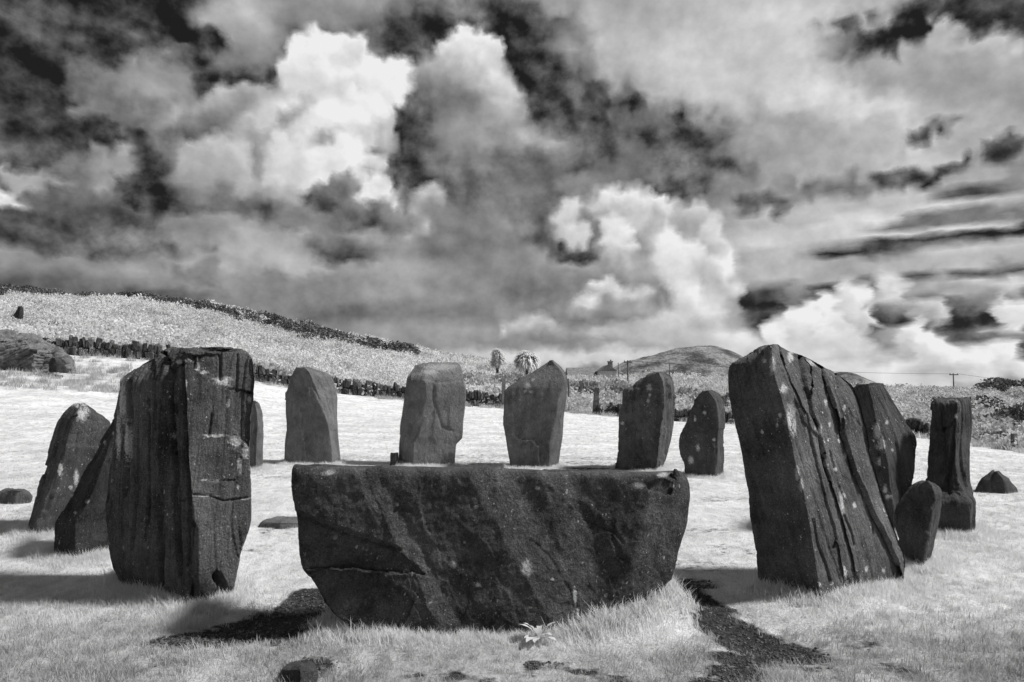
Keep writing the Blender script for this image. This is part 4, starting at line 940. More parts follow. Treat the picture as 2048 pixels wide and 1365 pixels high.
stone(LOW, 'low pointed dark stone in the white grass at the far right', 'boulder', [(1000, 1945, 2012, 2045), (976, 1953, 2013, 2033), (963, 1962, 2010, 2021), (951, 1976, 2001, 2006), (943, 1986, 1994, 1998)], 9.3, 9.4, 9.5, .35, MS('stone_low_right', .03, .09, .3, .6, (0, 0, 1), 15), nu=80, nv=40, inset=(6, 6), seed=1515, sharp=2)
stone(LOW, 'low flat grey stone in the grass at the left edge', 'boulder', [(1025, -20, 30, 66), (1003, -16, 30, 65), (993, -12, 30, 66), (985, 0, 34, 60), (980, 12, 35, 50)], 8.4, 8.5, 8.5, .5, MS('stone_low_left', .06, .13, .3, .8, (0, 0, 1), 16), nu=80, nv=30, inset=(6, 6), seed=1616)
stone(LOW, 'flat slab sunk in the turf just left of the altar-like stone', 'boulder', [(1064, 512, 560, 612), (1050, 518, 560, 608), (1044, 524, 562, 606), (1038, 536, 572, 604, .1), (1034, 550, 580, 602, .3)], 6.85, 6.95, 6.95, .5, MS('stone_flat', .10, .2, .3, .5, (1, 0, .2), 17), nu=70, nv=24, inset=(6, 6), seed=1717, facet=.01, strata=.004)
stone(LOW, 'dark flat stone in the foreground grass below the altar-like stone', 'boulder', [(1385, 556, 600, 644), (1352, 560, 600, 640), (1340, 563, 600, 638), (1331, 573, 600, 632, .03), (1325, 588, 602, 620, .08)], 3.2, 3.28, 3.3, .22, MS('stone_fore', .035, .09, .3, .4, (1, 0, .2), 18), nu=90, nv=36, inset=(8, 8), seed=1818, facet=.012, strata=.006)
stone(LOW, 'small dark rock at the left foot of the square-shouldered rear stone', 'boulder', [(935, 779, 787, 797), (922, 780, 787, 797), (910, 779, 786, 797), (906, 781, 787, 796)], 12.8, 12.85, 12.85, .15, MS('stone_bit', .03, .09, .3, .4, (0, 0, 1), 19), nu=40, nv=16, inset=(2, 2), seed=1919, facet=.01)
stone('pebble', 'small dark pebble lying on the right end of the flat-topped stone', 'pebble', [(954, 1344, 1350, 1361), (949, 1345, 1351, 1360), (943, 1346, 1350, 1357), (939, 1348, 1350, 1353)], 4.06, 4.07, 4.07, .04, MS('stone_pebble', .03, .08, .3, .3, (0, 0, 1), 20), nu=36, nv=14, inset=(2, 2), seed=2020, facet=.003, fb=.002, strata=.001)

# rocks on the slope at the left
stone(LOW, 'dark chair-shaped rock standing in the bracken high on the left slope', 'boulder', [(690, 14, 34, 46), (642, 16, 36, 46), (634, 22, 37, 47), (627, 31, 38, 47), (618, 35, 39, 47), (613, 37, 40, 44)], 56, 56.2, 56.2, .6, MS('rock_chair', .02, .06, .2, .2, (0, 0, 1), 21), nu=50, nv=30, inset=(2, 2), seed=2121, facet=.08, sharp=1)
stone('rock_outcrop', 'layered grey rock outcrop breaking out of the slope at the left edge', 'rock', [(745, -40, 60, 150), (728, -40, 62, 142), (712, -36, 64, 128), (698, -30, 62, 112), (684, -20, 56, 92, .3), (672, -10, 44, 66, .8)], 30, 30.3, 30.8, 2.0, MS('rock_outcrop', .05, .26, .5, .8, (.9, 0, .4), 22), nu=150, nv=90, inset=(10, 10), axis=(.9, 0, .4), seed=2222, facet=.34, facet_scale=.55, fb=.12, strata=.05)
stone(LOW, 'dark rounded boulder lying below the rock outcrop at the left', 'boulder', [(745, 98, 112, 134), (734, 98, 112, 132), (726, 98, 112, 126), (719, 102, 110, 118), (716, 105, 109, 113)], 29.2, 29.3, 29.4, .7, MS('rock_boulder', .02, .07, .2, .3, (0, 0, 1), 23), nu=60, nv=40, inset=(2, 2), seed=2323, facet=.06, fb=.05)

M_GRIT = mat_leaf('grit', .02, .16, .0)
# ------------------------------------------------------------------ scattering of ground cover (stuff)
def blade_clump(nb, rad, h0, h1, w, lean, seed):
    rs = np.random.default_rng(seed); V = []; Fc = []
    for _ in range(nb):
        a = rs.uniform(0, 2 * math.pi); r = rad * math.sqrt(rs.uniform()); bx, by = r * math.cos(a), r * math.sin(a)
        h = rs.uniform(h0, h1); dirn = rs.uniform(0, 2 * math.pi); ln = rs.uniform(.2, 1) * lean * h; ww = w * rs.uniform(.6, 1.2)
        px_, py_ = -math.sin(dirn) * ww / 2, math.cos(dirn) * ww / 2
        o = len(V)
        for t, k in ((0, 1.0), (.4, .85), (.75, .55)):
            cx = bx + math.cos(dirn) * ln * t ** 1.8; cy_ = by + math.sin(dirn) * ln * t ** 1.8; cz = h * (t - .22 * lean * t * t) - .006
            V += [(cx - px_ * k, cy_ - py_ * k, cz), (cx + px_ * k, cy_ + py_ * k, cz)]
        V.append((bx + math.cos(dirn) * ln, by + math.sin(dirn) * ln, h * (1 - .22 * lean)))
        Fc += [(o, o + 1, o + 3, o + 2), (o + 2, o + 3, o + 5, o + 4), (o + 4, o + 5, o + 6)]
    return V, Fc

def leaf_cloud(n, rx, rz, size, seed, up=.5, shell=.55, flat=False):
    """many small leaf faces through a dome-shaped volume; returns verts, faces, tint per vertex"""
    rs = np.random.default_rng(seed)
    d = rs.normal(size=(n, 3)); d[:, 2] = np.abs(d[:, 2]) * .95 - .1
    d /= np.linalg.norm(d, axis=1, keepdims=True)
    lump = 1 + .35 * fbm(d * 2.3 + seed, 3, .6, seed=seed % 50)
    r = (shell + (1 - shell) * rs.uniform(size=n) ** .6) * lump
    c = d * r[:, None] * np.array((rx, rx, rz))
    ax = rs.normal(size=(n, 3)); ax[:, 2] += up * 2; ax /= np.linalg.norm(ax, axis=1, keepdims=True)
    sd = np.cross(ax, rs.normal(size=(n, 3))); sd /= np.linalg.norm(sd, axis=1, keepdims=True) + 1e-9
    L = size * rs.uniform(.6, 1.5, n)[:, None]; w = L * rs.uniform(.22, .45, n)[:, None]
    V = np.stack([c - ax * L * .5, c + sd * w, c + ax * L * .5, c - sd * w], 1).reshape(-1, 3)
    Fq = np.arange(4 * n).reshape(-1, 4)
    tint = np.repeat(np.clip(rs.normal(.45, .22, n) + .5 * (lump - 1), 0, 1), 4)
    return V, Fq, tint

def scatter(name, pts, scl, rot, idx, tint, sources, mat, label=None):
    """one ground-cover object: instances of a few small clump meshes on given points"""
    src = bpy.data.collections.new(name + '_clumps')
    for k, (V, Fc) in enumerate(sources):
        me = bpy.data.meshes.new('clump'); me.from_pydata([tuple(v) for v in np.asarray(V).tolist()], [], [list(f) for f in (Fc.tolist() if isinstance(Fc, np.ndarray) else Fc)])
        me.materials.append(mat); me.polygons.foreach_set('use_smooth', np.ones(len(me.polygons), bool))
        src.objects.link(bpy.data.objects.new('clump_%02d' % k, me))
    me = bpy.data.meshes.new(name); me.from_pydata(np.asarray(pts).tolist(), [], [])
    a = me.attributes.new('scl', 'FLOAT', 'POINT'); a.data.foreach_set('value', np.asarray(scl, np.float32))
    a = me.attributes.new('tint', 'FLOAT', 'POINT'); a.data.foreach_set('value', np.asarray(tint, np.float32))
    a = me.attributes.new('idx', 'INT', 'POINT'); a.data.foreach_set('value', np.asarray(idx, np.int32))
    a = me.attributes.new('rot', 'FLOAT_VECTOR', 'POINT'); a.data.foreach_set('vector', np.asarray(rot, np.float32).ravel())
    ob = bpy.data.objects.new(name, me); COL.objects.link(ob)
    g = bpy.data.node_groups.new(name + '_scatter', 'GeometryNodeTree')
    g.interface.new_socket('Geometry', in_out='INPUT', socket_type='NodeSocketGeometry')
    g.interface.new_socket('Geometry', in_out='OUTPUT', socket_type='NodeSocketGeometry')
    n = g.nodes; l = g.links
    gi = n.new('NodeGroupInput'); go = n.new('NodeGroupOutput')
    ci = n.new('GeometryNodeCollectionInfo'); ci.inputs[0].default_value = src; ci.inputs['Separate Children'].default_value = True; ci.inputs['Reset Children'].default_value = True
    ip = n.new('GeometryNodeInstanceOnPoints'); ip.inputs['Pick Instance'].default_value = True
    def attr(nm, typ):
        q = n.new('GeometryNodeInputNamedAttribute'); q.data_type = typ; q.inputs['Name'].default_value = nm; return q.outputs['Attribute']
    l.new(gi.outputs[0], ip.inputs['Points']); l.new(ci.outputs[0], ip.inputs['Instance'])
    l.new(attr('idx', 'INT'), ip.inputs['Instance Index']); l.new(attr('rot', 'FLOAT_VECTOR'), ip.inputs['Rotation']); l.new(attr('scl', 'FLOAT'), ip.inputs['Scale'])
    l.new(ip.outputs[0], go.inputs[0])
    md = ob.modifiers.new('scatter', 'NODES'); md.node_group = g
    tag(ob, label, kind='stuff')
    return ob

# distance to the nearest stone foot, for the unmown rings of long grass
FEET = np.vstack([f[::max(1, len(f) // 120)] for f, k in zip(STONE_FEET, FRINGE) if k])
def foot_dist(x, y):
    out = np.empty(len(x))
    for i in range(0, len(x), 8000):
        s = slice(i, i + 8000)
        out[s] = np.sqrt(((x[s, None] - FEET[None, :, 0]) ** 2 + (y[s, None] - FEET[None, :, 1]) ** 2).min(1))
    return out
# footprints of the stones, where no grass grows
def inside_stone(x, y):
    r = np.zeros(len(x), bool)
    for low in STONE_FEET:
        c = low.mean(0); a = np.arctan2(low[:, 0] - c[0], low[:, 1] - c[1]); o = np.argsort(a); lr = np.hypot(*(low - c).T)
        q = np.interp(np.arctan2(x - c[0], y - c[1]), a[o], lr[o], period=2 * math.pi)
        r |= np.hypot(x - c[0], y - c[1]) < q * .94
    return r

def grass():
    xs, ys, base = [], [], []
    for (y0, y1, dens) in ((1.0, 2.2, 330), (2.2, 4.6, 620), (4.6, 7.0, 330), (7.0, 10.0, 190), (10.0, 15.0, 95), (15.0, 22.0, 30), (22.0, 34.0, 9), (34.0, 46.0, 5)):
        w0 = .80 * y1 + .8
        n = int((y1 - y0) * 2 * w0 * dens)
        x = RNG.uniform(-w0, w0, n); y = RNG.uniform(y0, y1, n)
        k = np.abs(x) < .80 * y + .9
        xs.append(x[k]); ys.append(y[k])
    for f in [f for f, k in zip(STONE_FEET, FRINGE) if k]:         # fringe of uncut grass round every foot
        n = int(220 + 90 * len(f) ** .5 * max(.3, min(1.0, 6.0 / f[:, 1].mean())))
        q = f[RNG.integers(0, len(f), n)] + RNG.normal(0, .07, (n, 2))
        xs.append(q[:, 0]); ys.append(q[:, 1])
    x = np.concatenate(xs); y = np.concatenate(ys)
    s = soil_mask(x, y); keep = RNG.uniform(size=len(x)) > s * .93
    keep &= ~inside_stone(x, y); keep &= beyond_wall(x, y) < -.2
    x, y, s = x[keep], y[keep], s[keep]
    fd = foot_dist(x, y); ring = 1 - smooth(fd, .03, .30)
    p = np.c_[x, y, 0 * x]
    lush = fbm(p * .9, 3, .5, seed=51); patch = fbm(p * 2.6, 3, .55, seed=52)
    inside = 1 - smooth(np.hypot(x / 4.4, (y - 8.6) / 4.6), .75, 1.0)     # the trodden lawn inside the circle
    front = smooth(-y, -4.6, -3.6)
    scl = .62 + .25 * lush + .2 * front - .18 * inside + ring * (.05 + .32 * RNG.uniform(size=len(x)))
    for (mx, my, rx, ry, h) in MOUNDS[:3]:
        if h > .06: scl += .5 * np.exp(-(((x - mx) / (rx * 1.1)) ** 2 + ((y - my) / (ry * 1.3)) ** 2))
    scl *= np.clip(1 - .6 * s, .3, 1) * RNG.uniform(.7, 1.3, len(x))
    far = smooth(y, 10, 30); scl *= 1 + .8 * far
    scl *= 1 - .5 * np.exp(-((x + .12) / .62) ** 2) * smooth(-np.abs(y - 3.6), -.45, -.2)   # trampled short along the middle of the front stone
    scl = np.clip(scl, .28, 3.2)
    dry = .62 + .5 * lush + .65 * patch + .60 * ring + .30 * inside + .25 * far - .75 * dull_turf_vignette(x, y) * (1 - ring)  # blade tone; the painted near-side vignette darkens the grass here too
    for (mx, my, rx, ry, h) in MOUNDS[:2]: dry += .5 * np.exp(-(((x - mx) / (rx * 1.4)) ** 2 + ((y - my) / (ry * 1.8)) ** 2))
    tint = np.clip(dry + RNG.normal(0, .10, len(x)), 0, 1)
    tall = (ring * RNG.uniform(size=len(x)) > .70)
    idx = np.where(tall, RNG.integers(6, 9, len(x)), RNG.integers(0, 6, len(x)))
    rot = np.c_[RNG.normal(0, .12, len(x)), RNG.normal(0, .12, len(x)), RNG.uniform(0, 6.28, len(x))]
    src = [blade_clump(20, .055, .022, .062, .0036, .9, 600 + k) for k in range(6)] + [blade_clump(28, .05, .04, .11, .0034, .9, 700 + k) for k in range(3)]
    z = ground_z(x, y)
    scatter('grass', np.c_[x, y, z], scl, rot, idx, tint, src, M_GRASS, 'pale grass covering the field and the circle')
grass()

def polar_points(px0, px1, r0, r1, n, rng=RNG):
    ph0 = math.atan((px0 - 1024) / F); ph1 = math.atan((px1 - 1024) / F)
    ph = rng.uniform(ph0, ph1, n); r = np.sqrt(rng.uniform(r0 ** 2, r1 ** 2, n)) if r1 / r0 < 1.6 else np.exp(rng.uniform(math.log(r0), math.log(r1), n))
    return np.sin(ph) * r, np.cos(ph) * r

def bracken():
    parts = [polar_points(-260, 1010, 36, 100, 15000), polar_points(960, 1640, 38, 118, 6500), polar_points(1500, 2300, 26, 112, 5200)]
    x = np.concatenate([q[0] for q in parts]); y = np.concatenate([q[1] for q in parts])
    zone = np.repeat([0, 1, 2], [len(q[0]) for q in parts])
    bw = beyond_wall(x, y); cx, cy_ = P(34, 640, 56)[:2]; keep = (bw > .15) & (np.hypot((x - cx) / 1.6, (y - cy_ + 3.0) / 4.5) > 1)
    x, y, zone, bw = x[keep], y[keep], zone[keep], bw[keep]
    r = np.hypot(x, y); p = np.c_[x, y, 0 * x]
    n1 = .6 * fbm(p / 5.0, 4, .55, seed=61) + .7 * fbm(p / np.array((22.0, 9.0, 1.0)), 3, .5, seed=63)
    keep = RNG.uniform(size=len(x)) < np.where(zone == 0, .95, np.where(zone == 1, .8, .62 + .5 * n1))
    x, y, zone, n1, r, bw = x[keep], y[keep], zone[keep], n1[keep], r[keep], bw[keep]
    n2 = fbm(np.c_[x, y, 0 * x] / 2.2, 3, .55, seed=62)
    scl = np.clip(np.exp(RNG.normal(-.15, .38, len(x))) * (1 + .5 * n2), .35, 2.0) * (.7 + .3 * r / 80)
    bright = np.where(zone == 0, .94 + .6 * n1 + .3 * n2 - .25 * smooth(-bw, -3, -.5), np.where(zone == 1, .62 + .8 * n1 + .3 * n2, .42 + .9 * n1 + .3 * n2))
    heath = smooth(fbm(np.c_[x, y, 0 * x] / np.array((11.0, 5.0, 1.0)), 4, .6, seed=66), .10, .30)     # greyer heathy patches
    bright = bright - .55 * heath
    scl = scl * (1 - .3 * heath)
    tint = np.clip(bright + RNG.normal(0, .10, len(x)), 0, 1)
    rot = np.c_[RNG.normal(0, .2, len(x)), RNG.normal(0, .2, len(x)), RNG.uniform(0, 6.28, len(x))]
    src = []
    for k in range(6):
        V, Fq, _ = leaf_cloud(240, .62, .60, .115, 900 + k, up=.3, shell=.15)
        src.append((V, Fq))
    lift = np.where((bw < .8) & (zone == 0), .35 * RNG.uniform(size=len(x)), 0)
    scatter('bracken', np.c_[x, y, ground_z(x, y) - .02 + lift], scl, rot, RNG.integers(0, 6, len(x)), tint, src, M_BRACKEN, 'white bracken and rough grass covering the slopes beyond the wall')
bracken()

# rough grass and fern tufts leaning on the field side of the wall and on the knoll
def rough_tufts():
    x, y = polar_points(-120, 2200, 22, 46, 9000)
    bw = beyond_wall(x, y); kx, ky = P(60, 715, 30)[:2]
    kn = np.hypot((x - kx) / 5.5, (y - ky) / 4.0) < 1.25
    k = ((bw > -1.6) & (bw < -.15) & (RNG.uniform(size=len(x)) < .75)) | (kn & (RNG.uniform(size=len(x)) < .5))
    x, y = x[k], y[k]; p = np.c_[x, y, 0 * x]
    tint = np.clip(.42 + .8 * fbm(p / 2.0, 3, .5, seed=71) + RNG.normal(0, .15, len(x)), 0, 1)
    src = [blade_clump(46, .22, .10, .30, .016, .8, 980 + k) for k in range(4)]
    rot = np.c_[RNG.normal(0, .1, len(x)), RNG.normal(0, .1, len(x)), RNG.uniform(0, 6.28, len(x))]
    scatter('rough_grass', np.c_[x, y, ground_z(x, y)], RNG.uniform(.6, 1.3, len(x)), rot, RNG.integers(0, 4, len(x)), tint, src, M_BRACKEN, 'tufts of rough grass along the foot of the wall')
rough_tufts()

# grit and small stones lying on the bare earth
def gravel():
    cs = np.array([(*gxy(px, py), r) for (px, py, r, k) in SOIL if py > 1160 and k > .6])
    j = RNG.integers(0, len(cs), 5200); q = cs[j, :2] + RNG.normal(0, 1, (5200, 2)) * cs[j, 2:3] * np.array((.8, .7))
    x, y = q[:, 0], q[:, 1]; k = (soil_mask(x, y) > .45) & ~inside_stone(x, y); x, y = x[k], y[k]
    src = []
    for i in range(5):
        bm = bmesh.new(); bmesh.ops.create_icosphere(bm, subdivisions=1, radius=1.0); rs = random.Random(i)
        for v in bm.verts: v.co = Vector((v.co.x * rs.uniform(.7, 1.3), v.co.y * rs.uniform(.6, 1.1), v.co.z * rs.uniform(.35, .7)))
        src.append(([tuple(v.co) for v in bm.verts], [[v.index for v in f.verts] for f in bm.faces])); bm.free()
    rot = np.c_[RNG.normal(0, .2, len(x)), RNG.normal(0, .2, len(x)), RNG.uniform(0, 6.28, len(x))]
    scatter('gravel', np.c_[x, y, ground_z(x, y) + .001], np.exp(RNG.normal(-5.3, .55, len(x))).clip(.002, .016), rot, RNG.integers(0, 5, len(x)), RNG.uniform(0, 1, len(x)), src, M_GRIT, 'dark grit and small stones on the bare earth paths')
gravel()

# ------------------------------------------------------------------ dry stone walls
def wall_stone_mesh(k):
    rs = random.Random(40 + k)
    bm = bmesh.new(); bmesh.ops.create_cube(bm, size=1.0)
    bmesh.ops.bevel(bm, geom=bm.edges[:], offset=.13, segments=1, affect='EDGES')
    for v in bm.verts: v.co += Vector((rs.uniform(-.09, .09), rs.uniform(-.09, .09), rs.uniform(-.09, .09)))
    me = bpy.data.meshes.new('stone'); bm.to_mesh(me); bm.free()
    me.materials.append(M_WALL[(0, 0, 1, 0, 1, 2, 0, 1, 0, 2)[k]])
    return me
WS = [wall_stone_mesh(k) for k in range(10)]
def dry_wall(label, line, height, thick=.45):
    xy = path_xy(line)
    seg = np.linalg.norm(np.diff(xy, axis=0), axis=1); s = np.r_[0, np.cumsum(seg)]
    root_p = on_ground(*xy[0])
    root = empty('dry_stone_wall', root_p)
    tag(root, label, 'wall')
    # earth core
    n = max(4, int(s[-1] / .5)); t = np.linspace(0, s[-1], n)
    cx, cy_ = np.interp(t, s, xy[:, 0]), np.interp(t, s, xy[:, 1]); cz = ground_z(cx, cy_)
    tx, ty = np.gradient(cx), np.gradient(cy_); L = np.hypot(tx, ty); nx, ny = -ty / L, tx / L
    hh = height * (.80 + .10 * fbm(np.c_[t / 1.5, 0 * t, 0 * t], 3, seed=3))
    V = []
    for i in range(n):
        for sgn, zz in ((-1, -.2), (-1, hh[i] * .9), (1, hh[i] * .9), (1, -.2)):
            w = thick * .36 * (1 if zz < 0 else .8)
            V.append((cx[i] + nx[i] * sgn * w - root_p.x, cy_[i] + ny[i] * sgn * w - root_p.y, cz[i] + zz - root_p.z))
    Fc = [(4 * i + k, 4 * i + k + 1, 4 * i + k + 5, 4 * i + k + 4) for i in range(n - 1) for k in range(3)] + [(0, 1, 2, 3), (4 * n - 1, 4 * n - 2, 4 * n - 3, 4 * n - 4)]
    mesh_obj('core', V, Fc, M_EARTH, root, False)
    count = 0
    for course in range(2):
        p = 0.0
        while p < s[-1] and count < 298:
            w = random.uniform(.12, .30) if course == 0 else random.uniform(.10, .26)
            q = p + w / 2
            if q > s[-1]: break
            x, y = float(np.interp(q, s, xy[:, 0])), float(np.interp(q, s, xy[:, 1])); i = min(len(seg) - 1, int(np.searchsorted(s, q) - 1)); i = max(i, 0)
            d = (xy[i + 1] - xy[i]) / seg[i]; ang = math.atan2(d[1], d[0])
            g = float(ground_z(np.array([x]), np.array([y]))[0])
            h = height * (random.uniform(.48, .62) if course == 0 else random.uniform(.30, .72))
            zc = g + (h / 2 - .05 if course == 0 else height * .52 + h / 2 - .04)
            off = random.uniform(-.05, .05) - .04
            if course == 1 and random.random() < .05:
                p += w; continue
            o = bpy.data.objects.new('stone', random.choice(WS)); COL.objects.link(o); o.parent = root
            o.location = (x - d[1] * off - root_p.x, y + d[0] * off - root_p.y, zc - root_p.z)
            o.rotation_euler = (random.uniform(-.2, .2), random.uniform(-.3, .3), ang + random.uniform(-.3, .3))
            o.scale = (w * .97, thick * random.uniform(.85, 1.15) * (1 if course == 0 else .85), h)
            p += w * random.uniform(.95, 1.08); count += 1
    return root
dry_wall('long dark dry stone wall running along the foot of the white bracken slope', WALL_A, .82)
dry_wall('short overgrown dry stone wall right of the gate opening', WALL_B, .60)
dry_wall('dark dry stone wall glimpsed between the sloping slab and the mossy-topped stone', WALL_C, .62)

# ------------------------------------------------------------------ shrubs, trees, far things
def bush_mesh(kind, k, n=1500):
    rx, rz, size, mat = {'gorse': (1.0, .8, .13, M_GORSE), 'shrub': (1.0, .95, .14, M_SHRUB)}[kind]
    V, Fq, tint = leaf_cloud(n, rx, rz, size, 1200 + 37 * k + (500 if kind == 'shrub' else 0), up=.6, shell=.5)
    if kind == 'gorse': tint = np.clip(tint * .55 + .6 * (np.repeat(np.random.default_rng(k).uniform(size=n), 4) > .90), 0, 1)
    me = bpy.data.meshes.new('crown'); me.from_pydata(V.tolist(), [], Fq.tolist())
    a = me.attributes.new('tint', 'FLOAT', 'POINT'); a.data.foreach_set('value', tint.astype(np.float32))
    me.materials.append(mat)
    mb = MB()
    rs = random.Random(k)
    for _ in range(5):
        a_ = rs.uniform(0, 6.28); mb.tube([(0, 0, -.15), (.2 * math.cos(a_), .2 * math.sin(a_), .3), (.5 * math.cos(a_), .5 * math.sin(a_), .65)], [.035, .025, .01], 5)
    st = bpy.data.meshes.new('stems'); st.from_pydata(mb.v, [], mb.f); st.materials.append(M_BARK)
    return me, st
GORSE = [bush_mesh('gorse', k) for k in range(4)]; SHRUBM = [bush_mesh('shrub', k) for k in range(4)]
def bush(name, label, cat, px, py, Y, w, h, group, var, meshes):
    """base pixel and distance; width and height in metres"""
    c = P(px, py, Y); loc = on_ground(c[0], c[1])
    root = empty(name, loc); tag(root, label, cat, group)
    for nm, me in zip(('crown', 'stems'), meshes[var % len(meshes)]):
        o = bpy.data.objects.new(nm, me); COL.objects.link(o); o.parent = root
        o.scale = (w / 2, w / 2, h); o.rotation_euler = (0, 0, random.uniform(0, 6.28))
    return root
RIDGE = [(-40, 596, 96), (0, 592, 95), (20, 594, 94), (42, 598, 94), (60, 604, 93), (15, 604, 92), (105, 600, 94), (180, 606, 93), (232, 608, 93), (250, 614, 92), (275, 610, 93), (300, 616, 92), (318, 622, 91), (338, 614, 92), (352, 624, 91), (372, 618, 91), (392, 632, 90), (408, 624, 91), (424, 638, 90),
         (446, 636, 90), (466, 646, 89), (490, 646, 90), (508, 658, 89), (528, 654, 90), (548, 664, 89), (566, 666, 89), (588, 664, 90), (604, 674, 89), (624, 672, 89), (650, 682, 88), (672, 684, 88), (696, 684, 88), (716, 690, 88), (740, 694, 88), (764, 698, 88), (788, 704, 88), (812, 706, 87), (612, 690, 84), (540, 680, 84)]
RIDGE = [(px, py + (4 if k < 6 else 15), Y - (1.5 if k < 6 else 4.5)) for k, (px, py, Y) in enumerate(RIDGE)] + [(px + 9, py + 26, Y - 9) for k, (px, py, Y) in enumerate(RIDGE) if 13 < k and k % 2] + [(px - 4, py + 13, Y - 5) for k, (px, py, Y) in enumerate(RIDGE[:6])]
for k, (px, py, Y) in enumerate(RIDGE):
    corner = px < 75
    bush('gorse_bush', 'dark gorse bush in the thick clump on the skyline at the top left edge' if corner else 'dark gorse bush in the band just below the skyline of the bracken slope', 'bush', px, py, Y,
         random.uniform(2.6, 4.6), random.uniform(1.1, 1.8), 'gorse clump at the left edge' if corner else 'gorse band below the ridge', k, GORSE)
for (px, py, Y, w, h, lab) in [
    (2000, 800, 100, 7.0, 2.6, 'broad dark bush on the skyline at the right edge, left of its neighbour'), (2070, 802, 98, 8.0, 2.8, 'broad dark bush cut off by the right edge of the picture on the skyline'),
    (1990, 866, 34, 2.4, 1.0, 'low dark bush behind the field edge at the right, below the skyline bushes'), (2040, 858, 36, 2.6, 1.5, 'dark gorse clump at the right edge above the fence post'),
    (1970, 842, 44, 2.8, 1.1, 'dark bush just right of the mossy-topped stone, upper one'), (1960, 826, 52, 3.2, 1.1, 'grey-dark bush right of the mossy-topped stone near its top'),
    (1992, 888, 27, 1.4, .6, 'small bush in the rough grass left of the fence post'), (1880, 822, 50, 3.0, .9, 'dark bush behind the top of the mossy-topped stone'),
    (1440, 838, 40, 1.5, 1.4, 'grey bush against the left edge of the leaning slab stone'), (1465, 815, 48, 1.9, 1.3, 'dark bush behind the leaning slab stone'), (1310, 745, 150, 5.0, 1.6, 'dark scrub patch at the foot of the far hill, left of the next one'), (1385, 748, 150, 7.0, 1.8, 'long dark scrub patch at the foot of the far hill')]:
    bush('gorse_bush', lab, 'bush', px, py, Y, w, h, None, int(px), GORSE)
for k, (px, py, Y, lab) in enumerate([(150, 622, 84, 'small dark gorse bush alone on the white slope, left of the middle'), (92, 612, 88, 'small dark gorse bush just below the skyline near the left clump'), (212, 640, 76, 'small dark gorse bush alone low on the white slope'), (262, 634, 80, 'small dark gorse bush on the white slope under the start of the gorse band'),
    (112, 660, 52, 'small dark rock-like bush above the outcrop at the left'), (455, 668, 80, 'small dark gorse bush below the gorse band near its middle'), (700, 712, 80, 'small dark gorse bush near the right end of the slope')]):
    bush('gorse_bush', lab, 'bush', px, py, Y, random.uniform(1.4, 2.2), random.uniform(.6, .9), None, k, GORSE)
SH = [(1005, 765, 60, 2.6, 1.5), (1030, 760, 62, 2.4, 1.5), (1062, 762, 62, 2.6, 1.5), (1085, 770, 60, 2.6, 1.1), (1145, 785, 58, 2.6, 1.3), (1170, 790, 55, 2.2, 1.5), (1200, 790, 55, 2.6, 1.7), (1235, 790, 55, 2.6, 1.6), (1262, 795, 52, 2.4, 1.5), (1215, 812, 47, 2.0, 1.1), (1130, 805, 50, 2.0, 1.2), (1375, 800, 52, 2.4, 1.2), (1400, 820, 46, 2.2, 1.2), (1365, 830, 42, 1.8, .9), (960, 780, 55, 2.4, 1.3), (985, 795, 50, 2.0, 1.0), (930, 775, 56, 2.2, 1.2)]
for k, (px, py, Y, w, h) in enumerate(SH):
    bush('shrub', 'pale leafy shrub in the thicket behind the gate opening', 'shrub', px, py, Y, w, h, 'pale shrubs in the thicket behind the gate opening', k, SHRUBM)

def palm(label, px, top, base, Y, heads):
    c = P(px, base, Y); loc = on_ground(c[0], c[1]); ztop = float(P(px, top, Y)[2])
    root = empty('palm_tree', loc); tag(root, label, 'tree')
    H = ztop - loc.z
    mb = MB(); mb.tube([(0, 0, -.2), (.04, 0, H * .5), (0, .03, H * .9)], [.16, .12, .10], 8)
    for (dx, hz, r) in heads: mb.tube([(0, 0, H * .55), (dx * .7, 0, H * (hz - .12)), (dx, 0, H * hz - r * .3)], [.1, .08, .07], 7)
    mb.build('trunk', M_BARK, root)
    rs = np.random.default_rng(int(px))
    for (dx, hz, r) in heads:
        V, Fc = [], []
        for _ in range(420):
            d = rs.normal(size=3); d[2] = d[2] * .8 + .25; d /= np.linalg.norm(d); L = r * rs.uniform(.75, 1.15)
            side = np.cross(d, (0, 0, 1.0)); side /= np.linalg.norm(side) + 1e-6; w = .05 * r / .6
            b = np.array((dx, 0, H * hz - r * .3)); o = len(V)
            for t, k in ((.05, .6), (.45, 1.0), (.8, .7)):
                q = b + d * L * t + np.array((0, 0, -.35 * L * t * t)); V += [tuple(q - side * w * k), tuple(q + side * w * k)]
            V.append(tuple(b + d * L + np.array((0, 0, -.42 * L))))
            Fc += [(o, o + 1, o + 3, o + 2), (o + 2, o + 3, o + 5, o + 4), (o + 4, o + 5, o + 6)]
        mesh_obj('crown', V, Fc, M_PALM, root, False, attrs={'tint': rs.uniform(.7, 1, len(V))})
palm('tall narrow palm with a pale drooping head, left one on the skyline', 994, 698, 762, 64, [(0, .97, .62), (.15, .84, .75), (-.15, .72, .6)])
palm('round-headed palm with a spiky pale crown, right one on the skyline', 1053, 702, 760, 66, [(0, .92, 1.25), (-.5, .84, .8), (.55, .86, .85)])

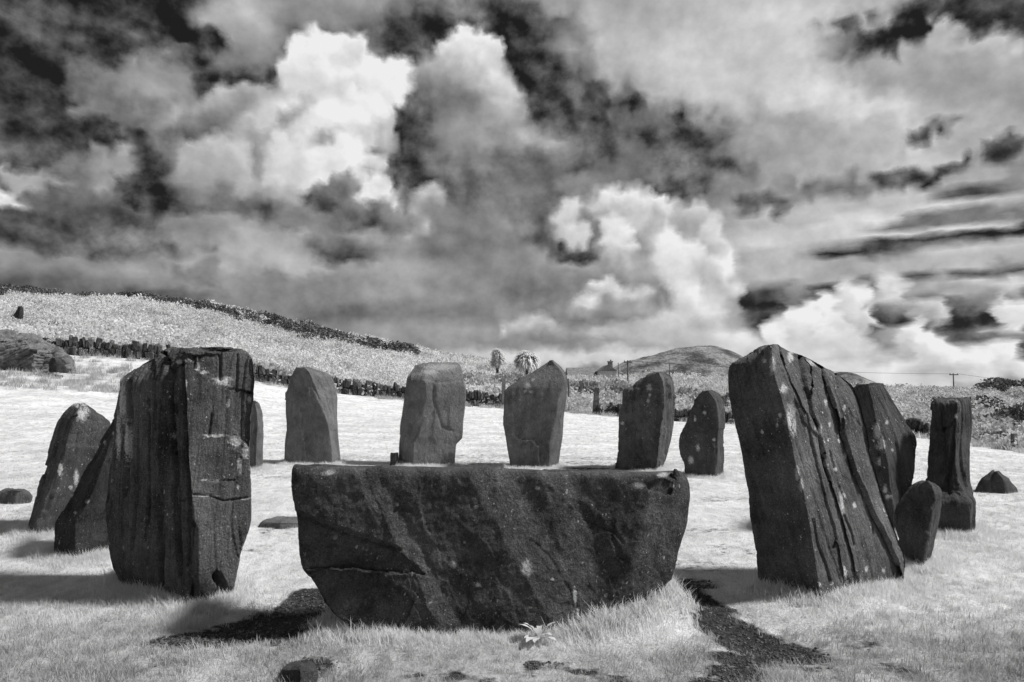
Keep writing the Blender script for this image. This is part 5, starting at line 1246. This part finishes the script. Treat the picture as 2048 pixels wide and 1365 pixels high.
# house roof and chimney behind the shrubs
def house():
    Y = 84.0; c = P(1178, 760, Y); g = on_ground(c[0], c[1])
    root = empty('house', g); tag(root, 'low house with dark slate roof and one chimney behind the shrubs', 'house')
    zr = float(P(1178, 734.5, Y)[2]) - g.z; ze = zr - 1.15
    x0 = float(P(1140, 740, Y)[0]) - g.x; x1 = float(P(1210, 740, Y)[0]) - g.x
    mb = MB(); mb.box(((x0 + x1) / 2, 2.0, ze / 2 - .3), (x1 - x0 + .6, 4.6, ze + .6)); mb.build('wall', M_RENDER, root)
    mb = MB()
    mb.add([(x0 - .3, -.7, ze), (x1 + .8, -.7, ze), (x1 + .8, 4.7, ze), (x0 - .3, 4.7, ze), (x0 - .3, 2.0, zr), (x1 - .3, 2.0, zr)], [(0, 1, 5, 4), (2, 3, 4, 5), (1, 2, 5), (3, 0, 4), (0, 3, 2, 1)])
    roof = mb.build('roof', M_ROOF, root)
    # gabled porch wing on the right end
    gx = float(P(1211, 731, Y)[0]) - g.x; gz = float(P(1211, 730.5, Y - 1)[2]) - g.z; w = 1.15
    mb = MB(); mb.add([(gx - w, -2.2, gz - .75), (gx + w, -2.2, gz - .75), (gx, -2.2, gz), (gx - w, 2.0, gz - .75), (gx + w, 2.0, gz - .75), (gx, 2.0, gz)], [(0, 1, 2), (0, 2, 5, 3), (1, 4, 5, 2), (3, 5, 4), (0, 3, 4, 1)]); mb.build('porch_roof', M_ROOF, root)
    mb = MB(); mb.box((gx, -.1, (gz - .75) / 2 - .2), (2 * w - .3, 4.0, gz - .35)); mb.build('porch_wall', M_RENDER, root)
    cx = float(P(1224, 730, Y)[0]) - g.x; cz = float(P(1224, 723, Y)[2]) - g.z
    mb = MB(); mb.box((cx, 1.6, (cz + ze - 1.5) / 2), (.52, .6, cz - ze + 1.5)); mb.box((cx, 1.6, cz + .03), (.62, .7, .10))
    ch = mb.build('chimney', M_CHIM, root)
    mb = MB(); mb.tube([(cx + .08, 1.6, cz + .06), (cx + .08, 1.6, cz + .26)], [.10, .085], 10); mb.build('chimney_pot', M_CHIM, ch)
    for wx in (.25, .7):
        mb = MB(); mb.box((x0 + (x1 - x0) * wx, -.31, ze * .55), (.9, .06, .9)); wf = mb.build('window', M_RENDER, root)
        mb = MB(); mb.box((x0 + (x1 - x0) * wx, -.35, ze * .55), (.76, .03, .76)); mb.build('pane', M_GLASS, wf)
house()

def post(name, label, cat, px, top, base, Y, w, lean=0.0, mat=None, cross=None, group=None, taper=.9):
    b = P(px, base, Y); loc = on_ground(b[0], b[1]); zt = float(P(px, top, Y)[2]) - loc.z
    root = empty(name, loc); tag(root, label, cat, group)
    mb = MB()
    if cat == 'fence post' or cat == 'gate post':
        mb.box((lean * .5, 0, zt / 2 - .15), (w, w * .85, zt + .3), 0.2, taper, w * .06)
        for i in range(4, 8): mb.v[i] = (mb.v[i][0] + lean * .5, mb.v[i][1], mb.v[i][2])
        for i in range(0, 4): mb.v[i] = (mb.v[i][0] - lean * .5, mb.v[i][1], mb.v[i][2])
        mb.build('post', mat or M_WOOD, root)
    else:
        mb.tube([(0, 0, -.3), (0, 0, zt * .5), (0, 0, zt)], [w * .55, w * .5, w * .42], 10); mb.build('pole', mat or M_WOOD, root)
        if cross:
            mb = MB(); mb.box((0, -.12, zt - .18), (cross, .10, .12)); ca = mb.build('crossarm', M_WOOD, root)
            for s in (-1, 1):
                mb = MB(); mb.tube([(s * cross * .42, -.12, zt - .12), (s * cross * .42, -.12, zt + .04)], [.05, .035], 8); mb.build('insulator', M_RENDER, ca)
    return root, zt
post('gate_post', 'square timber gate post at the left of the gate opening, beside the pointed stone', 'gate post', 1007, 757, 816, 42.5, .22, mat=M_WOOD)
post('gate_post', 'leaning grey stone gate pillar at the right end of the gate opening', 'gate post', 1190, 776, 828, 40, .34, .12, M_WALL[1], taper=.62)
post('fence_post', 'slim timber post standing in the thicket behind the gate opening', 'fence post', 1161, 762, 800, 48, .17, .05)
post('fence_post', 'thin post just right of the pointed stone', 'fence post', 1137, 758, 795, 48, .10)
post('fence_post', 'dark stubby fence post at the right edge beside the rough grass', 'fence post', 2030, 868, 906, 24.5, .17, 0, M_WOOD)
_, zA = post('telegraph_pole', 'telegraph pole with small crossarm left of the far hill', 'telegraph pole', 1256, 721, 775, 70, .14, cross=.8)
post('telegraph_pole', 'thin pole beside the chimney, left of the crossarm pole', 'telegraph pole', 1237, 726, 770, 74, .10)
post('telegraph_pole', 'thin short pole in front of the far hill', 'telegraph pole', 1340, 728, 770, 72, .10)
post('telegraph_pole', 'lone telegraph pole with crossarm on the right skyline', 'telegraph pole', 1908, 747, 784, 88, .15, cross=1.1)
def wire(label, a, b, sag):
    a, b = Vector(a), Vector(b); pts = []
    for k in range(25):
        t = k / 24; p = a.lerp(b, t); p.z -= sag * 4 * t * (1 - t); pts.append(p - a)
    mb = MB(); mb.tube(pts, [.016] * 25, 5)
    o = mb.build('overhead_wire', M_WIRE); o.location = a; tag(o, label, 'wire'); return o
tA = P(1256, 723, 70); tB = P(1908, 748.5, 88); tC = P(2330, 795, 96)
wire('thin overhead wire running left from the lone telegraph pole to the crossarm pole', tA + (.38, -.12, .02), tB + (-.46, -.12, .02), .3)
wire('thin overhead wire running right from the lone telegraph pole out of the picture', tB + (.46, -.12, .02), tC, .2)

# broad-leaved weeds at the foot of the front stone
def dock(label, px, py, leaves, size, seed):
    gx, gy = gxy(px, py); loc = on_ground(gx, gy)
    root = empty('broad_leaved_weed', loc); tag(root, label, 'weed')
    rs = random.Random(seed)
    for k in range(leaves):
        az_ = rs.uniform(0, 6.28); elv = rs.uniform(.35, 1.15); L = size * rs.uniform(.7, 1.25); w = L * rs.uniform(.36, .5); stalk = size * rs.uniform(.5, .9)
        d = Vector((math.cos(az_) * math.cos(elv), math.sin(az_) * math.cos(elv), math.sin(elv)))
        side = d.cross(Vector((0, 0, 1))).normalized(); up = side.cross(d)
        V, Fc = [], []; n = 7
        for i in range(n):
            t = i / (n - 1); prof = math.sin(math.pi * min(1, t * .92 + .08)) ** .7 * (1 - .15 * t)
            c = d * (stalk + L * t) + up * (-.45 * L * t * t) 
            ww = w * prof * .5 + .002
            rip = .06 * w * math.sin(i * 2.1 + k)
            V += [tuple(c - side * ww + up * (.25 * ww + rip)), tuple(c), tuple(c + side * ww + up * (.25 * ww - rip))]
        for i in range(n - 1):
            o = 3 * i; Fc += [(o, o + 1, o + 4, o + 3), (o + 1, o + 2, o + 5, o + 4)]
        lf = mesh_obj('leaf', V, Fc, M_DOCK, root, True, attrs={'tint': [rs.uniform(.3, 1)] * len(V)})
        mb = MB(); mb.tube([(0, 0, -.01), tuple(d * stalk * .5 + Vector((0, 0, .01))), tuple(d * stalk)], [.004, .0035, .003], 5); mb.build('stalk', M_DOCK, lf)
dock('broad-leaved weed with a few large leaves at the foot of the flat-topped stone, left one', 1078, 1288, 11, .07, 3)
dock('bushy broad-leaved weed in the bright grass mound at the foot of the flat-topped stone', 1218, 1268, 16, .065, 8)
